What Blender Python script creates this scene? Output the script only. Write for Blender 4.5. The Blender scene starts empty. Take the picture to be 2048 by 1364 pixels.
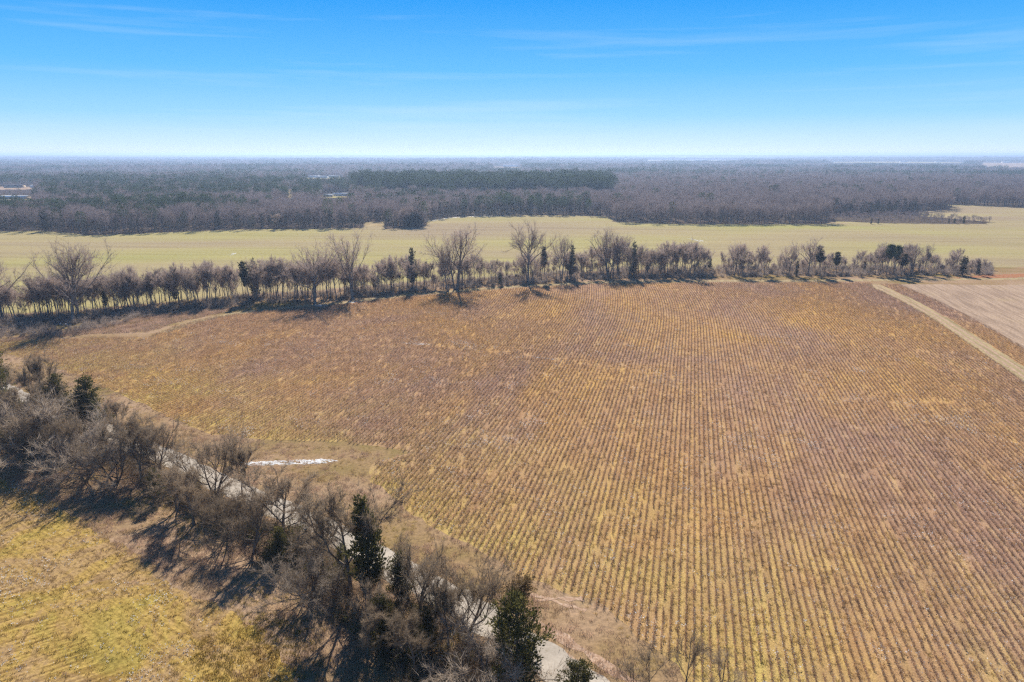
import bpy, math
import numpy as np
from mathutils import Vector

# ------------------------------------------------------------------ camera, sky, sun, exposure
H = 58.0                                  # the drone hovers 58 m above the field
PITCH = math.radians(15.3)
FPX = 1365.3                              # 24 mm on a 36 mm sensor, in pixels of the 2048 px frame
SUN_AZ, SUN_EL = math.radians(-3.0), math.radians(37.0)

scene = bpy.context.scene
scene.render.engine = 'CYCLES'
cam_d = bpy.data.cameras.new('camera')
cam_d.lens = 24.0
cam_d.sensor_width = 36.0
cam_d.clip_start = 0.5
cam_d.clip_end = 60000.0
cam = bpy.data.objects.new('camera', cam_d)
scene.collection.objects.link(cam)
cam.location = (0, 0, H)
cam.rotation_euler = (math.pi / 2 - PITCH, 0, 0)
scene.camera = cam

world = bpy.data.worlds.new('World')
scene.world = world
world.use_nodes = True
wn, wl = world.node_tree.nodes, world.node_tree.links
wn.clear()


def N(nodes, kind, **kw):
    n = nodes.new(kind)
    for k, v in kw.items():
        if k == 'inp':
            for a, b in v.items():
                n.inputs[a].default_value = b
        else:
            setattr(n, k, v)
    return n


w_out = N(wn, 'ShaderNodeOutputWorld')
w_bg = N(wn, 'ShaderNodeBackground', inp={'Strength': 0.1})
sky = N(wn, 'ShaderNodeTexSky', sky_type='NISHITA')
sky.sun_disc = False
sky.sun_elevation = SUN_EL
sky.sun_rotation = SUN_AZ
sky.altitude = 100
sky.air_density = 1.0
sky.dust_density = 0.3
sky.ozone_density = 3.0
# clear winter air: deep blue overhead, paling evenly to the horizon all the way round
w_tc = N(wn, 'ShaderNodeTexCoord')
w_sep = N(wn, 'ShaderNodeSeparateXYZ')
wl.new(w_tc.outputs['Generated'], w_sep.inputs[0])
w_ramp = N(wn, 'ShaderNodeValToRGB')
SKY_STOPS = [(0.0, (0.82, 0.94, 1.0)), (0.012, (0.66, 0.87, 0.98)), (0.05, (0.34, 0.70, 0.99)), (0.108, (0.13, 0.53, 1.0)),
             (0.20, (0.013, 0.345, 0.96)), (0.45, (0.006, 0.11, 0.36)), (1.0, (0.005, 0.04, 0.14))]
el = w_ramp.color_ramp.elements
while len(el) < len(SKY_STOPS):
    el.new(0.5)
for e, (p, c) in zip(el, SKY_STOPS):
    e.position = p
    e.color = (c[0], c[1], c[2], 1)
wl.new(w_sep.outputs['Z'], w_ramp.inputs[0])
w_gain = N(wn, 'ShaderNodeMix', data_type='RGBA', blend_type='MULTIPLY', inp={0: 1.0})
wl.new(w_ramp.outputs[0], w_gain.inputs[6])
w_gain.inputs[7].default_value = (5.95, 5.95, 5.95, 1)
w_mix = N(wn, 'ShaderNodeMix', data_type='RGBA', inp={0: 0.98})
wl.new(sky.outputs[0], w_mix.inputs[6])
wl.new(w_gain.outputs[2], w_mix.inputs[7])
# a few thin cirrus streaks
w_map = N(wn, 'ShaderNodeMapping', inp={'Scale': (-2.2, 2.2, 46.0), 'Rotation': (0.0, 0.012, -0.3), 'Location': (3.7, 2.2, 4.1)})
w_noi = N(wn, 'ShaderNodeTexNoise', inp={'Scale': 1.0, 'Detail': 5.0, 'Roughness': 0.55, 'Distortion': 0.4})
wl.new(w_tc.outputs['Generated'], w_map.inputs[0])
wl.new(w_map.outputs[0], w_noi.inputs[0])
w_cr = N(wn, 'ShaderNodeMapRange', inp={1: 0.53, 2: 0.9, 3: 0.0, 4: 0.30})
wl.new(w_noi.outputs['Fac'], w_cr.inputs[0])
w_cl = N(wn, 'ShaderNodeMix', data_type='RGBA')
wl.new(w_cr.outputs[0], w_cl.inputs[0])
wl.new(w_mix.outputs[2], w_cl.inputs[6])
w_cl.inputs[7].default_value = (5.0, 5.7, 6.0, 1)
wl.new(w_cl.outputs[2], w_bg.inputs['Color'])
wl.new(w_bg.outputs[0], w_out.inputs['Surface'])

sun_d = bpy.data.lights.new('sun', 'SUN')
sun_d.energy = 5.0
sun_d.angle = math.radians(0.53)
sun_d.color = (1.0, 0.95, 0.86)
sun = bpy.data.objects.new('sun', sun_d)
scene.collection.objects.link(sun)
sv = Vector((math.sin(SUN_AZ) * math.cos(SUN_EL), math.cos(SUN_AZ) * math.cos(SUN_EL), math.sin(SUN_EL)))
sun.rotation_euler = sv.to_track_quat('Z', 'Y').to_euler()
sun.location = (0, 0, 200)

scene.view_settings.view_transform = 'Standard'
scene.view_settings.look = 'None'
scene.view_settings.exposure = 0.75
scene.view_settings.gamma = 1.0
scene.view_settings.use_curve_mapping = False
scene.cycles.use_denoising = False
scene.cycles.use_adaptive_sampling = False
scene.cycles.filter_width = 1.3
scene.cycles.max_bounces = 5
scene.cycles.diffuse_bounces = 2
scene.cycles.transmission_bounces = 2
scene.cycles.volume_bounces = 0

# ------------------------------------------------------------------ survey helpers
CP, SP = math.cos(PITCH), math.sin(PITCH)
RNG = np.random.default_rng(7)


def G(u, v):
    """point of the level ground seen at (u, v) of the 2048 x 1364 frame"""
    dx, dy = (u - 1024.0) / FPX, (682.0 - v) / FPX
    t = H / (SP - dy * CP)
    return (dx * t, (CP + dy * SP) * t)


def GP(pts):
    return np.array([G(*p) for p in pts])


def height_at(u, vb, vt):
    """height of a thing standing at (u, vb) whose top is seen at row vt"""
    x, y = G(u, vb)
    dy = (682.0 - vt) / FPX
    t = y / (CP + dy * SP)
    return H + t * (dy * CP - SP)


def metres_per_px(u, v):
    dy = (682.0 - v) / FPX
    return H / (SP - dy * CP) / FPX


def inside(P, poly):
    x, y = P[:, 0], P[:, 1]
    r = np.zeros(len(P), bool)
    n = len(poly)
    for i in range(n):
        x1, y1 = poly[i]
        x2, y2 = poly[(i + 1) % n]
        c = (y1 > y) != (y2 > y)
        if y1 != y2:
            r ^= c & (x < (x2 - x1) * (y - y1) / (y2 - y1) + x1)
    return r


def dist_line(P, line):
    d = np.full(len(P), 1e9)
    for a, b in zip(line[:-1], line[1:]):
        ab = b - a
        t = np.clip(((P - a) @ ab) / (ab @ ab), 0, 1)
        q = a + t[:, None] * ab
        d = np.minimum(d, np.hypot(*(P - q).T))
    return d


def sstep(a, b, x):
    t = np.clip((np.asarray(x, float) - a) / (b - a), 0, 1)
    return t * t * (3 - 2 * t)


def wav(x, y, s, k=0.0):
    """cheap smooth noise about -1 .. 1 at wavelength s"""
    x, y = np.asarray(x, float) / s * 6.283, np.asarray(y, float) / s * 6.283
    return (np.sin(x * 0.83 + 1.3 * np.sin(y * 0.61 + k) + k) + np.sin(y * 1.07 + 1.1 * np.sin(x * 0.73 - k) + 2.1 * k)
            + np.sin((x + y) * 0.57 + 1.7 * np.sin((x - y) * 0.43 + k))) / 3.0


def gz(x, y):
    x, y = np.asarray(x, float), np.asarray(y, float)
    r = np.hypot(x, y)
    near = sstep(1150, 2600, r) * (6.0 * wav(x * 0.45, y, 1500, 1.1) + 4.0 * wav(x * 0.6, y, 800, 2.3) - 3.0)
    mid = sstep(3000, 7000, r) * (9.0 * wav(x * 0.35, y, 2600, 0.4) + 4.0)
    far = sstep(8500, 13500, r) * (30.0 + 9.0 * wav(x, y * 0.4, 5200, 3.0) + 3.0 * wav(x, y, 1700, 1.0))
    return near + mid + far


# ------------------------------------------------------------------ object helpers
C = scene.collection


def tag(o, label=None, cat=None, group=None, kind=None):
    for k, v in (('label', label), ('category', cat), ('group', group), ('kind', kind)):
        if v:
            o[k] = v
    return o


def link(o, parent=None):
    C.objects.link(o)
    if parent:
        o.parent = parent
    return o


def mesh_from(name, v, f, mats, smooth=False, mi=None):
    me = bpy.data.meshes.new(name)
    v = np.ascontiguousarray(v, dtype=np.float32)
    if isinstance(f, np.ndarray):
        n, k = f.shape
        me.vertices.add(len(v))
        me.vertices.foreach_set('co', v.ravel())
        me.loops.add(n * k)
        me.loops.foreach_set('vertex_index', f.astype(np.int32).ravel())
        me.polygons.add(n)
        me.polygons.foreach_set('loop_start', np.arange(0, n * k, k, dtype=np.int32))
        me.update(calc_edges=True)
    else:
        me.from_pydata(v.tolist(), [], f)
    for m in (mats if isinstance(mats, (list, tuple)) else [mats]):
        me.materials.append(m)
    if mi is not None:
        me.polygons.foreach_set('material_index', np.asarray(mi, dtype=np.int32))
    if smooth:
        me.polygons.foreach_set('use_smooth', np.ones(len(me.polygons), bool))
    return me


def mobj(name, me, parent=None):
    return link(bpy.data.objects.new(name, me), parent)


class MB:
    """collects triangles"""

    def __init__(self):
        self.v, self.f, self.m, self.n = [], [], [], 0

    def add(self, v, f, m=0):
        v, f = np.asarray(v, float), np.asarray(f, int)
        self.v.append(v)
        self.f.append(f + self.n)
        self.m.append(np.full(len(f), m))
        self.n += len(v)

    def tube(self, pts, rad, k=5, m=0):
        pts, rad = np.asarray(pts, float), np.asarray(rad, float)
        n = len(pts)
        d = np.gradient(pts, axis=0)
        d /= np.linalg.norm(d, axis=1)[:, None] + 1e-9
        ref = np.where(np.abs(d[:, 2:3]) > 0.9, np.array([[1.0, 0, 0]]), np.array([[0, 0, 1.0]]))
        a = np.cross(d, ref)
        a /= np.linalg.norm(a, axis=1)[:, None] + 1e-9
        b = np.cross(d, a)
        th = np.arange(k) / k * 2 * np.pi
        ring = pts[:, None] + rad[:, None, None] * (np.cos(th)[None, :, None] * a[:, None] + np.sin(th)[None, :, None] * b[:, None])
        v = ring.reshape(-1, 3)
        i = np.arange(n - 1)[:, None] * k
        j = np.arange(k)[None, :]
        j2 = (j + 1) % k
        q = np.stack([i + j, i + j2, i + k + j2, i + k + j], -1).reshape(-1, 4)
        self.add(v, np.concatenate([q[:, [0, 1, 2]], q[:, [0, 2, 3]]]), m)

    def blades(self, p, d, L, w, rng, m=0):
        """thin pointed blades from p along d"""
        p, d = np.asarray(p, float), np.asarray(d, float)
        n = len(p)
        d = d / (np.linalg.norm(d, axis=1)[:, None] + 1e-9)
        s = np.cross(d, rng.normal(size=(n, 3)))
        s /= np.linalg.norm(s, axis=1)[:, None] + 1e-9
        L = np.broadcast_to(np.asarray(L, float), (n,))[:, None]
        w = np.broadcast_to(np.asarray(w, float), (n,))[:, None]
        v = np.stack([p - s * w / 2, p + s * w / 2, p + d * L], 1).reshape(-1, 3)
        self.add(v, np.arange(3 * n).reshape(n, 3), m)

    def leaves(self, p, d, L, w, rng, m=0):
        """small diamond leaves / needle sprays"""
        p, d = np.asarray(p, float), np.asarray(d, float)
        n = len(p)
        d = d / (np.linalg.norm(d, axis=1)[:, None] + 1e-9)
        s = np.cross(d, rng.normal(size=(n, 3)))
        s /= np.linalg.norm(s, axis=1)[:, None] + 1e-9
        L = np.broadcast_to(np.asarray(L, float), (n,))[:, None]
        w = np.broadcast_to(np.asarray(w, float), (n,))[:, None]
        v = np.stack([p, p + d * L * .45 + s * w / 2, p + d * L, p + d * L * .45 - s * w / 2], 1).reshape(-1, 3)
        i = np.arange(n)[:, None] * 4
        self.add(v, np.concatenate([i + [0, 1, 2], i + [0, 2, 3]]), m)

    def box(self, lo, hi, m=0):
        x0, y0, z0 = lo
        x1, y1, z1 = hi
        v = [(x0, y0, z0), (x1, y0, z0), (x1, y1, z0), (x0, y1, z0), (x0, y0, z1), (x1, y0, z1), (x1, y1, z1), (x0, y1, z1)]
        f = [(0, 2, 1), (0, 3, 2), (4, 5, 6), (4, 6, 7), (0, 1, 5), (0, 5, 4), (1, 2, 6), (1, 6, 5), (2, 3, 7), (2, 7, 6), (3, 0, 4), (3, 4, 7)]
        self.add(v, f, m)

    def mesh(self, name, mats, smooth=False):
        return mesh_from(name, np.concatenate(self.v), np.concatenate(self.f), mats, smooth, np.concatenate(self.m))


# ------------------------------------------------------------------ materials
def material(name, build, disp=None):
    m = bpy.data.materials.new(name)
    m.use_nodes = True
    nt = m.node_tree
    nt.nodes.clear()
    out = N(nt.nodes, 'ShaderNodeOutputMaterial')
    nt.links.new(build(nt), out.inputs['Surface'])
    return m


def pos(nt, scale=(1, 1, 1), rz=0.0):
    """world position turned by rz, then stretched"""
    g = N(nt.nodes, 'ShaderNodeNewGeometry')
    mp = N(nt.nodes, 'ShaderNodeMapping', vector_type='TEXTURE', inp={'Scale': tuple(1.0 / k for k in scale), 'Rotation': (0, 0, -rz)})
    nt.links.new(g.outputs['Position'], mp.inputs[0])
    return mp.outputs[0]


def noise(nt, vec, scale, detail=4.0, rough=0.55, dist=0.0):
    n = N(nt.nodes, 'ShaderNodeTexNoise', inp={'Scale': scale, 'Detail': detail, 'Roughness': rough, 'Distortion': dist})
    nt.links.new(vec, n.inputs['Vector'])
    return n.outputs['Fac']


def ramp(nt, fac, stops, interp='LINEAR'):
    r = N(nt.nodes, 'ShaderNodeValToRGB')
    r.color_ramp.interpolation = interp
    e = r.color_ramp.elements
    while len(e) < len(stops):
        e.new(0.5)
    for q, (p, c) in zip(e, stops):
        q.position = p
        q.color = (c[0], c[1], c[2], 1) if not isinstance(c, (int, float)) else (c, c, c, 1)
    nt.links.new(fac, r.inputs[0])
    return r.outputs[0]


def mixc(nt, fac, a, b, mode='MIX'):
    m = N(nt.nodes, 'ShaderNodeMix', data_type='RGBA', blend_type=mode)
    for s, val in ((m.inputs[0], fac), (m.inputs[6], a), (m.inputs[7], b)):
        if isinstance(val, (int, float)):
            s.default_value = val
        elif isinstance(val, tuple):
            s.default_value = (val[0], val[1], val[2], 1)
        else:
            nt.links.new(val, s)
    return m.outputs[2]


def diffuse(nt, col, bump=None, bump_d=0.1, trans=0.0, rough=0.0):
    d = N(nt.nodes, 'ShaderNodeBsdfDiffuse', inp={'Roughness': rough})
    nt.links.new(col, d.inputs['Color'])
    if bump is not None:
        b = N(nt.nodes, 'ShaderNodeBump', inp={'Strength': 1.0, 'Distance': bump_d * 0.3})
        nt.links.new(bump, b.inputs['Height'])
        nt.links.new(b.outputs[0], d.inputs['Normal'])
    if trans <= 0:
        return d.outputs[0]
    t = N(nt.nodes, 'ShaderNodeBsdfTranslucent')
    nt.links.new(col, t.inputs['Color'])
    x = N(nt.nodes, 'ShaderNodeMixShader', inp={0: trans})
    nt.links.new(d.outputs[0], x.inputs[1])
    nt.links.new(t.outputs[0], x.inputs[2])
    return x.outputs[0]


def rnd(nt):
    return N(nt.nodes, 'ShaderNodeObjectInfo').outputs['Random']


def m_verge(nt):                           # dry winter grass, weeds and bare earth
    p = pos(nt)
    big = noise(nt, p, 0.035, 4, 0.6)
    fine = noise(nt, p, 1.6, 6, 0.75)
    c1 = ramp(nt, big, [(0.30, (0.20, 0.155, 0.05)), (0.45, (0.30, 0.20, 0.105)), (0.58, (0.37, 0.25, 0.16)), (0.72, (0.25, 0.185, 0.055))])
    c2 = ramp(nt, fine, [(0.25, (0.45, 0.42, 0.40)), (0.5, (0.95, 0.95, 0.95)), (0.75, (1.45, 1.4, 1.3))])
    return diffuse(nt, mixc(nt, 1.0, c1, c2, 'MULTIPLY'), fine, 0.25)


def field_patch(nt):
    """slow change across the big field: 0 mauve brown, 1 golden"""
    return noise(nt, pos(nt, (1.0, 0.6, 1.0), 0.2), 0.02, 3, 0.6, 0.6)


def near_hedge(nt):
    """1 beside the road, 0 some fifty metres into the crop: greener weeds there"""
    g = N(nt.nodes, 'ShaderNodeNewGeometry')
    d = N(nt.nodes, 'ShaderNodeVectorMath', operation='DOT_PRODUCT')
    a, b = np.array(G(320, 908)), np.array(G(1110, 1325))
    n = np.array([-(b - a)[1], (b - a)[0]])
    n = n / np.hypot(*n)
    if n[0] < 0:
        n = -n
    d.inputs[1].default_value = (n[0], n[1], 0)
    nt.links.new(g.outputs['Position'], d.inputs[0])
    o = float(n @ a)
    m = N(nt.nodes, 'ShaderNodeMapRange', inp={1: o + 8, 2: o + 58, 3: 1.0, 4: 0.0})
    nt.links.new(d.outputs['Value'], m.inputs[0])
    k = N(nt.nodes, 'ShaderNodeMath', operation='MULTIPLY')
    nt.links.new(m.outputs[0], k.inputs[0])
    nt.links.new(ramp(nt, noise(nt, pos(nt), 0.05, 4, 0.6), [(0.35, 0.1), (0.6, 1.0)]), k.inputs[1])
    return k.outputs[0]


def row_streak(nt):
    return noise(nt, pos(nt, (1.0, 0.06, 1.0), math.radians(14.5)), 0.75, 3, 0.6)


def m_cotton_soil(nt):                     # earth, dead grass and leaf litter between the crop rows
    p = pos(nt)
    mid = noise(nt, p, 0.22, 5, 0.65)
    fine = noise(nt, p, 4.5, 5, 0.85)
    gold = ramp(nt, mid, [(0.3, (0.34, 0.208, 0.082)), (0.5, (0.44, 0.278, 0.105)), (0.65, (0.47, 0.305, 0.11)), (0.8, (0.38, 0.28, 0.095))])
    brown = ramp(nt, mid, [(0.3, (0.24, 0.155, 0.105)), (0.5, (0.335, 0.222, 0.15)), (0.68, (0.41, 0.275, 0.17)), (0.8, (0.44, 0.30, 0.165))])
    c = mixc(nt, ramp(nt, field_patch(nt), [(0.38, 0.0), (0.64, 1.0)]), brown, gold)
    c = mixc(nt, near_hedge(nt), c, (0.43, 0.33, 0.115))
    f = ramp(nt, fine, [(0.3, (0.35, 0.31, 0.29)), (0.46, (0.85, 0.84, 0.83)), (0.6, (1.12, 1.1, 1.08)), (0.72, (1.9, 1.87, 1.8))])
    c = mixc(nt, 1.0, c, ramp(nt, row_streak(nt), [(0.32, (0.98, 0.89, 0.92)), (0.5, (1.12, 1.06, 1.08)), (0.66, (1.28, 1.26, 1.12))]), 'MULTIPLY')
    return diffuse(nt, mixc(nt, 1.0, c, f, 'MULTIPLY'), fine, 0.3)


def m_stalk(nt):                           # dead cotton stalks
    p = pos(nt)
    mid = noise(nt, p, 0.45, 4, 0.7)
    c = ramp(nt, mid, [(0.3, (0.17, 0.102, 0.072)), (0.5, (0.275, 0.168, 0.110)), (0.7, (0.39, 0.248, 0.152))])
    g = ramp(nt, mid, [(0.3, (0.23, 0.13, 0.06)), (0.7, (0.44, 0.272, 0.11))])
    c = mixc(nt, ramp(nt, field_patch(nt), [(0.38, 0.0), (0.64, 0.8)]), c, g)
    c = mixc(nt, 1.0, c, (1.38, 1.36, 1.44), 'MULTIPLY')
    c = mixc(nt, 1.0, c, ramp(nt, rnd(nt), [(0, 0.75), (1, 1.25)]), 'MULTIPLY')
    return diffuse(nt, c, trans=0.45)


def m_husk(nt):                            # pale burrs and broken stems on the stalks
    c = ramp(nt, rnd(nt), [(0, (0.42, 0.31, 0.20)), (1, (0.58, 0.47, 0.33))])
    return diffuse(nt, c, trans=0.35)


def m_weed(nt):                            # dry yellow weeds
    p = pos(nt)
    mid = noise(nt, p, 0.12, 4, 0.6)
    c = ramp(nt, mid, [(0.32, (0.34, 0.195, 0.09)), (0.5, (0.43, 0.27, 0.11)), (0.68, (0.42, 0.295, 0.105)), (0.84, (0.33, 0.29, 0.085))])
    c = mixc(nt, 1.0, c, ramp(nt, row_streak(nt), [(0.34, (0.94, 0.86, 0.88)), (0.5, (1.06, 1.05, 1.08)), (0.64, (1.14, 1.19, 1.05))]), 'MULTIPLY')
    c = mixc(nt, near_hedge(nt), c, (0.45, 0.36, 0.11))
    c = mixc(nt, 1.0, c, ramp(nt, rnd(nt), [(0, 0.6), (1, 1.3)]), 'MULTIPLY')
    return diffuse(nt, c, trans=0.4)


def m_straw(nt):                           # pinkish broom sedge on the verge
    p = pos(nt)
    mid = noise(nt, p, 0.15, 4, 0.6)
    c = ramp(nt, mid, [(0.32, (0.40, 0.255, 0.175)), (0.5, (0.50, 0.345, 0.245)), (0.7, (0.37, 0.25, 0.12))])
    c = mixc(nt, 1.0, c, ramp(nt, rnd(nt), [(0, 0.7), (1, 1.25)]), 'MULTIPLY')
    return diffuse(nt, c, trans=0.4)


def m_lint(nt):
    c = ramp(nt, rnd(nt), [(0, (0.62, 0.58, 0.52)), (1, (0.82, 0.80, 0.77))])
    return diffuse(nt, c, trans=0.3)


def stub_colour(nt):
    big = noise(nt, pos(nt), 0.075, 5, 0.65, 0.7)
    return ramp(nt, big, [(0.28, (0.27, 0.225, 0.06)), (0.40, (0.39, 0.29, 0.08)), (0.48, (0.41, 0.28, 0.09)), (0.56, (0.37, 0.25, 0.125)), (0.66, (0.40, 0.27, 0.08)), (0.78, (0.35, 0.20, 0.07))])


def m_stubble(nt):                         # the mown field beside the hedge
    p = pos(nt)
    rows = noise(nt, pos(nt, (0.05, 1.0, 1.0), math.radians(-33)), 2.4, 2, 0.5)
    fine = noise(nt, p, 2.2, 6, 0.78)
    r1 = ramp(nt, rows, [(0.36, (0.66, 0.61, 0.60)), (0.58, (1.13, 1.11, 1.08))])
    a, b = np.array(G(0, 950)), np.array(G(500, 1262))
    t = (b - a) / np.hypot(*(b - a))
    ang = math.atan2(t[1], t[0])
    rows2 = noise(nt, pos(nt, (0.05, 1.0, 1.0), -ang), 2.0, 2, 0.5)
    r2 = ramp(nt, rows2, [(0.38, (0.80, 0.76, 0.75)), (0.56, (1.1, 1.08, 1.06))])
    nn = np.array([t[1], -t[0]])
    if nn @ (np.array(G(100, 1250)) - a) < 0:
        nn = -nn
    g = N(nt.nodes, 'ShaderNodeNewGeometry')
    d = N(nt.nodes, 'ShaderNodeVectorMath', operation='DOT_PRODUCT')
    d.inputs[1].default_value = (nn[0], nn[1], 0)
    nt.links.new(g.outputs['Position'], d.inputs[0])
    m = N(nt.nodes, 'ShaderNodeMapRange', inp={1: float(nn @ a) + 11, 2: float(nn @ a) + 14, 3: 0.0, 4: 1.0})
    nt.links.new(d.outputs['Value'], m.inputs[0])
    r = mixc(nt, m.outputs[0], r2, r1)
    f = ramp(nt, fine, [(0.3, (0.38, 0.35, 0.32)), (0.48, (0.88, 0.87, 0.86)), (0.62, (1.15, 1.13, 1.1)), (0.74, (1.8, 1.75, 1.7))])
    return diffuse(nt, mixc(nt, 1.0, mixc(nt, 1.0, stub_colour(nt), r, 'MULTIPLY'), f, 'MULTIPLY'), fine, 0.3)


def m_olive_tuft(nt):
    big = noise(nt, pos(nt), 0.16, 5, 0.65, 0.5)
    c = ramp(nt, big, [(0.3, (0.37, 0.20, 0.065)), (0.42, (0.37, 0.24, 0.07)), (0.52, (0.35, 0.25, 0.06)), (0.62, (0.36, 0.26, 0.06)), (0.75, (0.30, 0.16, 0.06))])
    c = mixc(nt, 1.0, c, ramp(nt, rnd(nt), [(0, 0.6), (1, 1.3)]), 'MULTIPLY')
    return diffuse(nt, c, trans=0.35)


def m_stub(nt):
    c = mixc(nt, 1.0, stub_colour(nt), ramp(nt, rnd(nt), [(0, 0.6), (1, 1.35)]), 'MULTIPLY')
    return diffuse(nt, c, trans=0.35)


def m_pasture(nt):                         # wide pale field beyond the tree row, with drilled bands
    p = pos(nt)
    bands = noise(nt, pos(nt, (0.05, 1.0, 1.0), math.radians(4)), 0.09, 6, 0.7, 0.6)
    big = noise(nt, pos(nt, (0.35, 1.0, 1.0)), 0.010, 3, 0.5, 0.5)
    fine = noise(nt, p, 0.7, 5, 0.7)
    c = ramp(nt, big, [(0.30, (0.32, 0.245, 0.15)), (0.46, (0.35, 0.28, 0.145)), (0.60, (0.35, 0.30, 0.125)), (0.80, (0.30, 0.31, 0.08))])
    r = ramp(nt, bands, [(0.32, (0.84, 0.82, 0.82)), (0.5, (0.99, 0.99, 0.99)), (0.68, (1.10, 1.09, 1.04))])
    f = ramp(nt, fine, [(0.3, 0.78), (0.7, 1.2)])
    return diffuse(nt, mixc(nt, 1.0, mixc(nt, 1.0, c, r, 'MULTIPLY'), f, 'MULTIPLY'))


def m_tilled(nt):                          # pinkish harvested field beyond the lane
    p = pos(nt)
    rows = noise(nt, pos(nt, (1.0, 0.05, 1.0), math.radians(13)), 0.9, 3, 0.6)
    big = noise(nt, p, 0.03, 4, 0.6)
    fine = noise(nt, p, 1.5, 5, 0.75)
    c = ramp(nt, big, [(0.3, (0.31, 0.222, 0.16)), (0.55, (0.39, 0.285, 0.205)), (0.75, (0.39, 0.29, 0.17))])
    r = ramp(nt, rows, [(0.36, (0.76, 0.73, 0.71)), (0.6, (1.1, 1.08, 1.06))])
    f = ramp(nt, fine, [(0.3, 0.55), (0.7, 1.4)])
    return diffuse(nt, mixc(nt, 1.0, mixc(nt, 1.0, c, r, 'MULTIPLY'), f, 'MULTIPLY'), fine, 0.1)


def m_lane(nt):
    p = pos(nt)
    fine = noise(nt, p, 1.2, 6, 0.75)
    rut = noise(nt, pos(nt, (1.0, 0.04, 1.0), math.radians(13)), 0.8, 2, 0.5)
    c = ramp(nt, fine, [(0.3, (0.24, 0.175, 0.09)), (0.5, (0.35, 0.265, 0.145)), (0.7, (0.47, 0.37, 0.22))])
    return diffuse(nt, mixc(nt, 1.0, c, ramp(nt, rut, [(0.35, 0.8), (0.6, 1.12)]), 'MULTIPLY'), fine, 0.1)


def m_road(nt):                            # worn pale chip-seal road
    p = pos(nt)
    fine = noise(nt, p, 3.0, 6, 0.7)
    big = noise(nt, p, 0.25, 3, 0.6)
    c = ramp(nt, fine, [(0.3, (0.37, 0.315, 0.255)), (0.7, (0.51, 0.445, 0.37))])
    return diffuse(nt, mixc(nt, 1.0, c, ramp(nt, big, [(0.3, 0.8), (0.7, 1.12)]), 'MULTIPLY'), fine, 0.03)


def m_dirt(nt):                            # reddish bare earth of ditches and turning tracks
    p = pos(nt)
    fine = noise(nt, p, 2.0, 6, 0.72)
    big = noise(nt, p, 0.3, 3, 0.6)
    c = ramp(nt, fine, [(0.3, (0.27, 0.16, 0.10)), (0.5, (0.42, 0.28, 0.19)), (0.72, (0.56, 0.44, 0.35))])
    return diffuse(nt, mixc(nt, 1.0, c, ramp(nt, big, [(0.3, 0.8), (0.7, 1.15)]), 'MULTIPLY'), fine, 0.15)


def m_clay(nt):
    fine = noise(nt, pos(nt), 0.8, 5, 0.7)
    return diffuse(nt, ramp(nt, fine, [(0.3, (0.22, 0.095, 0.05)), (0.55, (0.38, 0.175, 0.09)), (0.75, (0.46, 0.28, 0.17))]), fine, 0.3)


def m_snow(nt):
    p = pos(nt)
    fine = noise(nt, p, 2.5, 5, 0.75)
    return diffuse(nt, ramp(nt, fine, [(0.30, (0.42, 0.35, 0.28)), (0.46, (0.66, 0.64, 0.62)), (0.68, (0.82, 0.83, 0.85))]), fine, 0.12)


def m_floor(nt):                           # forest floor and far open country
    p = pos(nt)
    big = noise(nt, p, 0.0016, 5, 0.6, 0.8)
    fine = noise(nt, p, 0.05, 5, 0.7)
    c = ramp(nt, big, [(0.35, (0.085, 0.062, 0.048)), (0.55, (0.12, 0.09, 0.065)), (0.66, (0.07, 0.075, 0.045)), (0.8, (0.15, 0.115, 0.075))])
    return diffuse(nt, mixc(nt, 1.0, c, ramp(nt, fine, [(0.3, 0.7), (0.7, 1.3)]), 'MULTIPLY'))


def bark(a, b, trans=0.0):
    def f(nt):
        n = noise(nt, pos(nt), 1.3, 4, 0.7)
        c = ramp(nt, n, [(0.3, a), (0.7, b)])
        return diffuse(nt, mixc(nt, 1.0, c, ramp(nt, rnd(nt), [(0, 0.8), (1, 1.2)]), 'MULTIPLY'), trans=trans)
    return f


def leafy(stops, trans=0.25):
    def f(nt):
        n = noise(nt, pos(nt), 0.9, 3, 0.7)
        c = ramp(nt, n, stops)
        return diffuse(nt, mixc(nt, 1.0, c, ramp(nt, rnd(nt), [(0, 0.7), (1, 1.3)]), 'MULTIPLY'), trans=trans)
    return f


def plain(col):
    def f(nt):
        n = noise(nt, pos(nt), 0.6, 3, 0.6)
        return diffuse(nt, mixc(nt, 1.0, col, ramp(nt, n, [(0.3, 0.85), (0.7, 1.1)]), 'MULTIPLY'))
    return f


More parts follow.
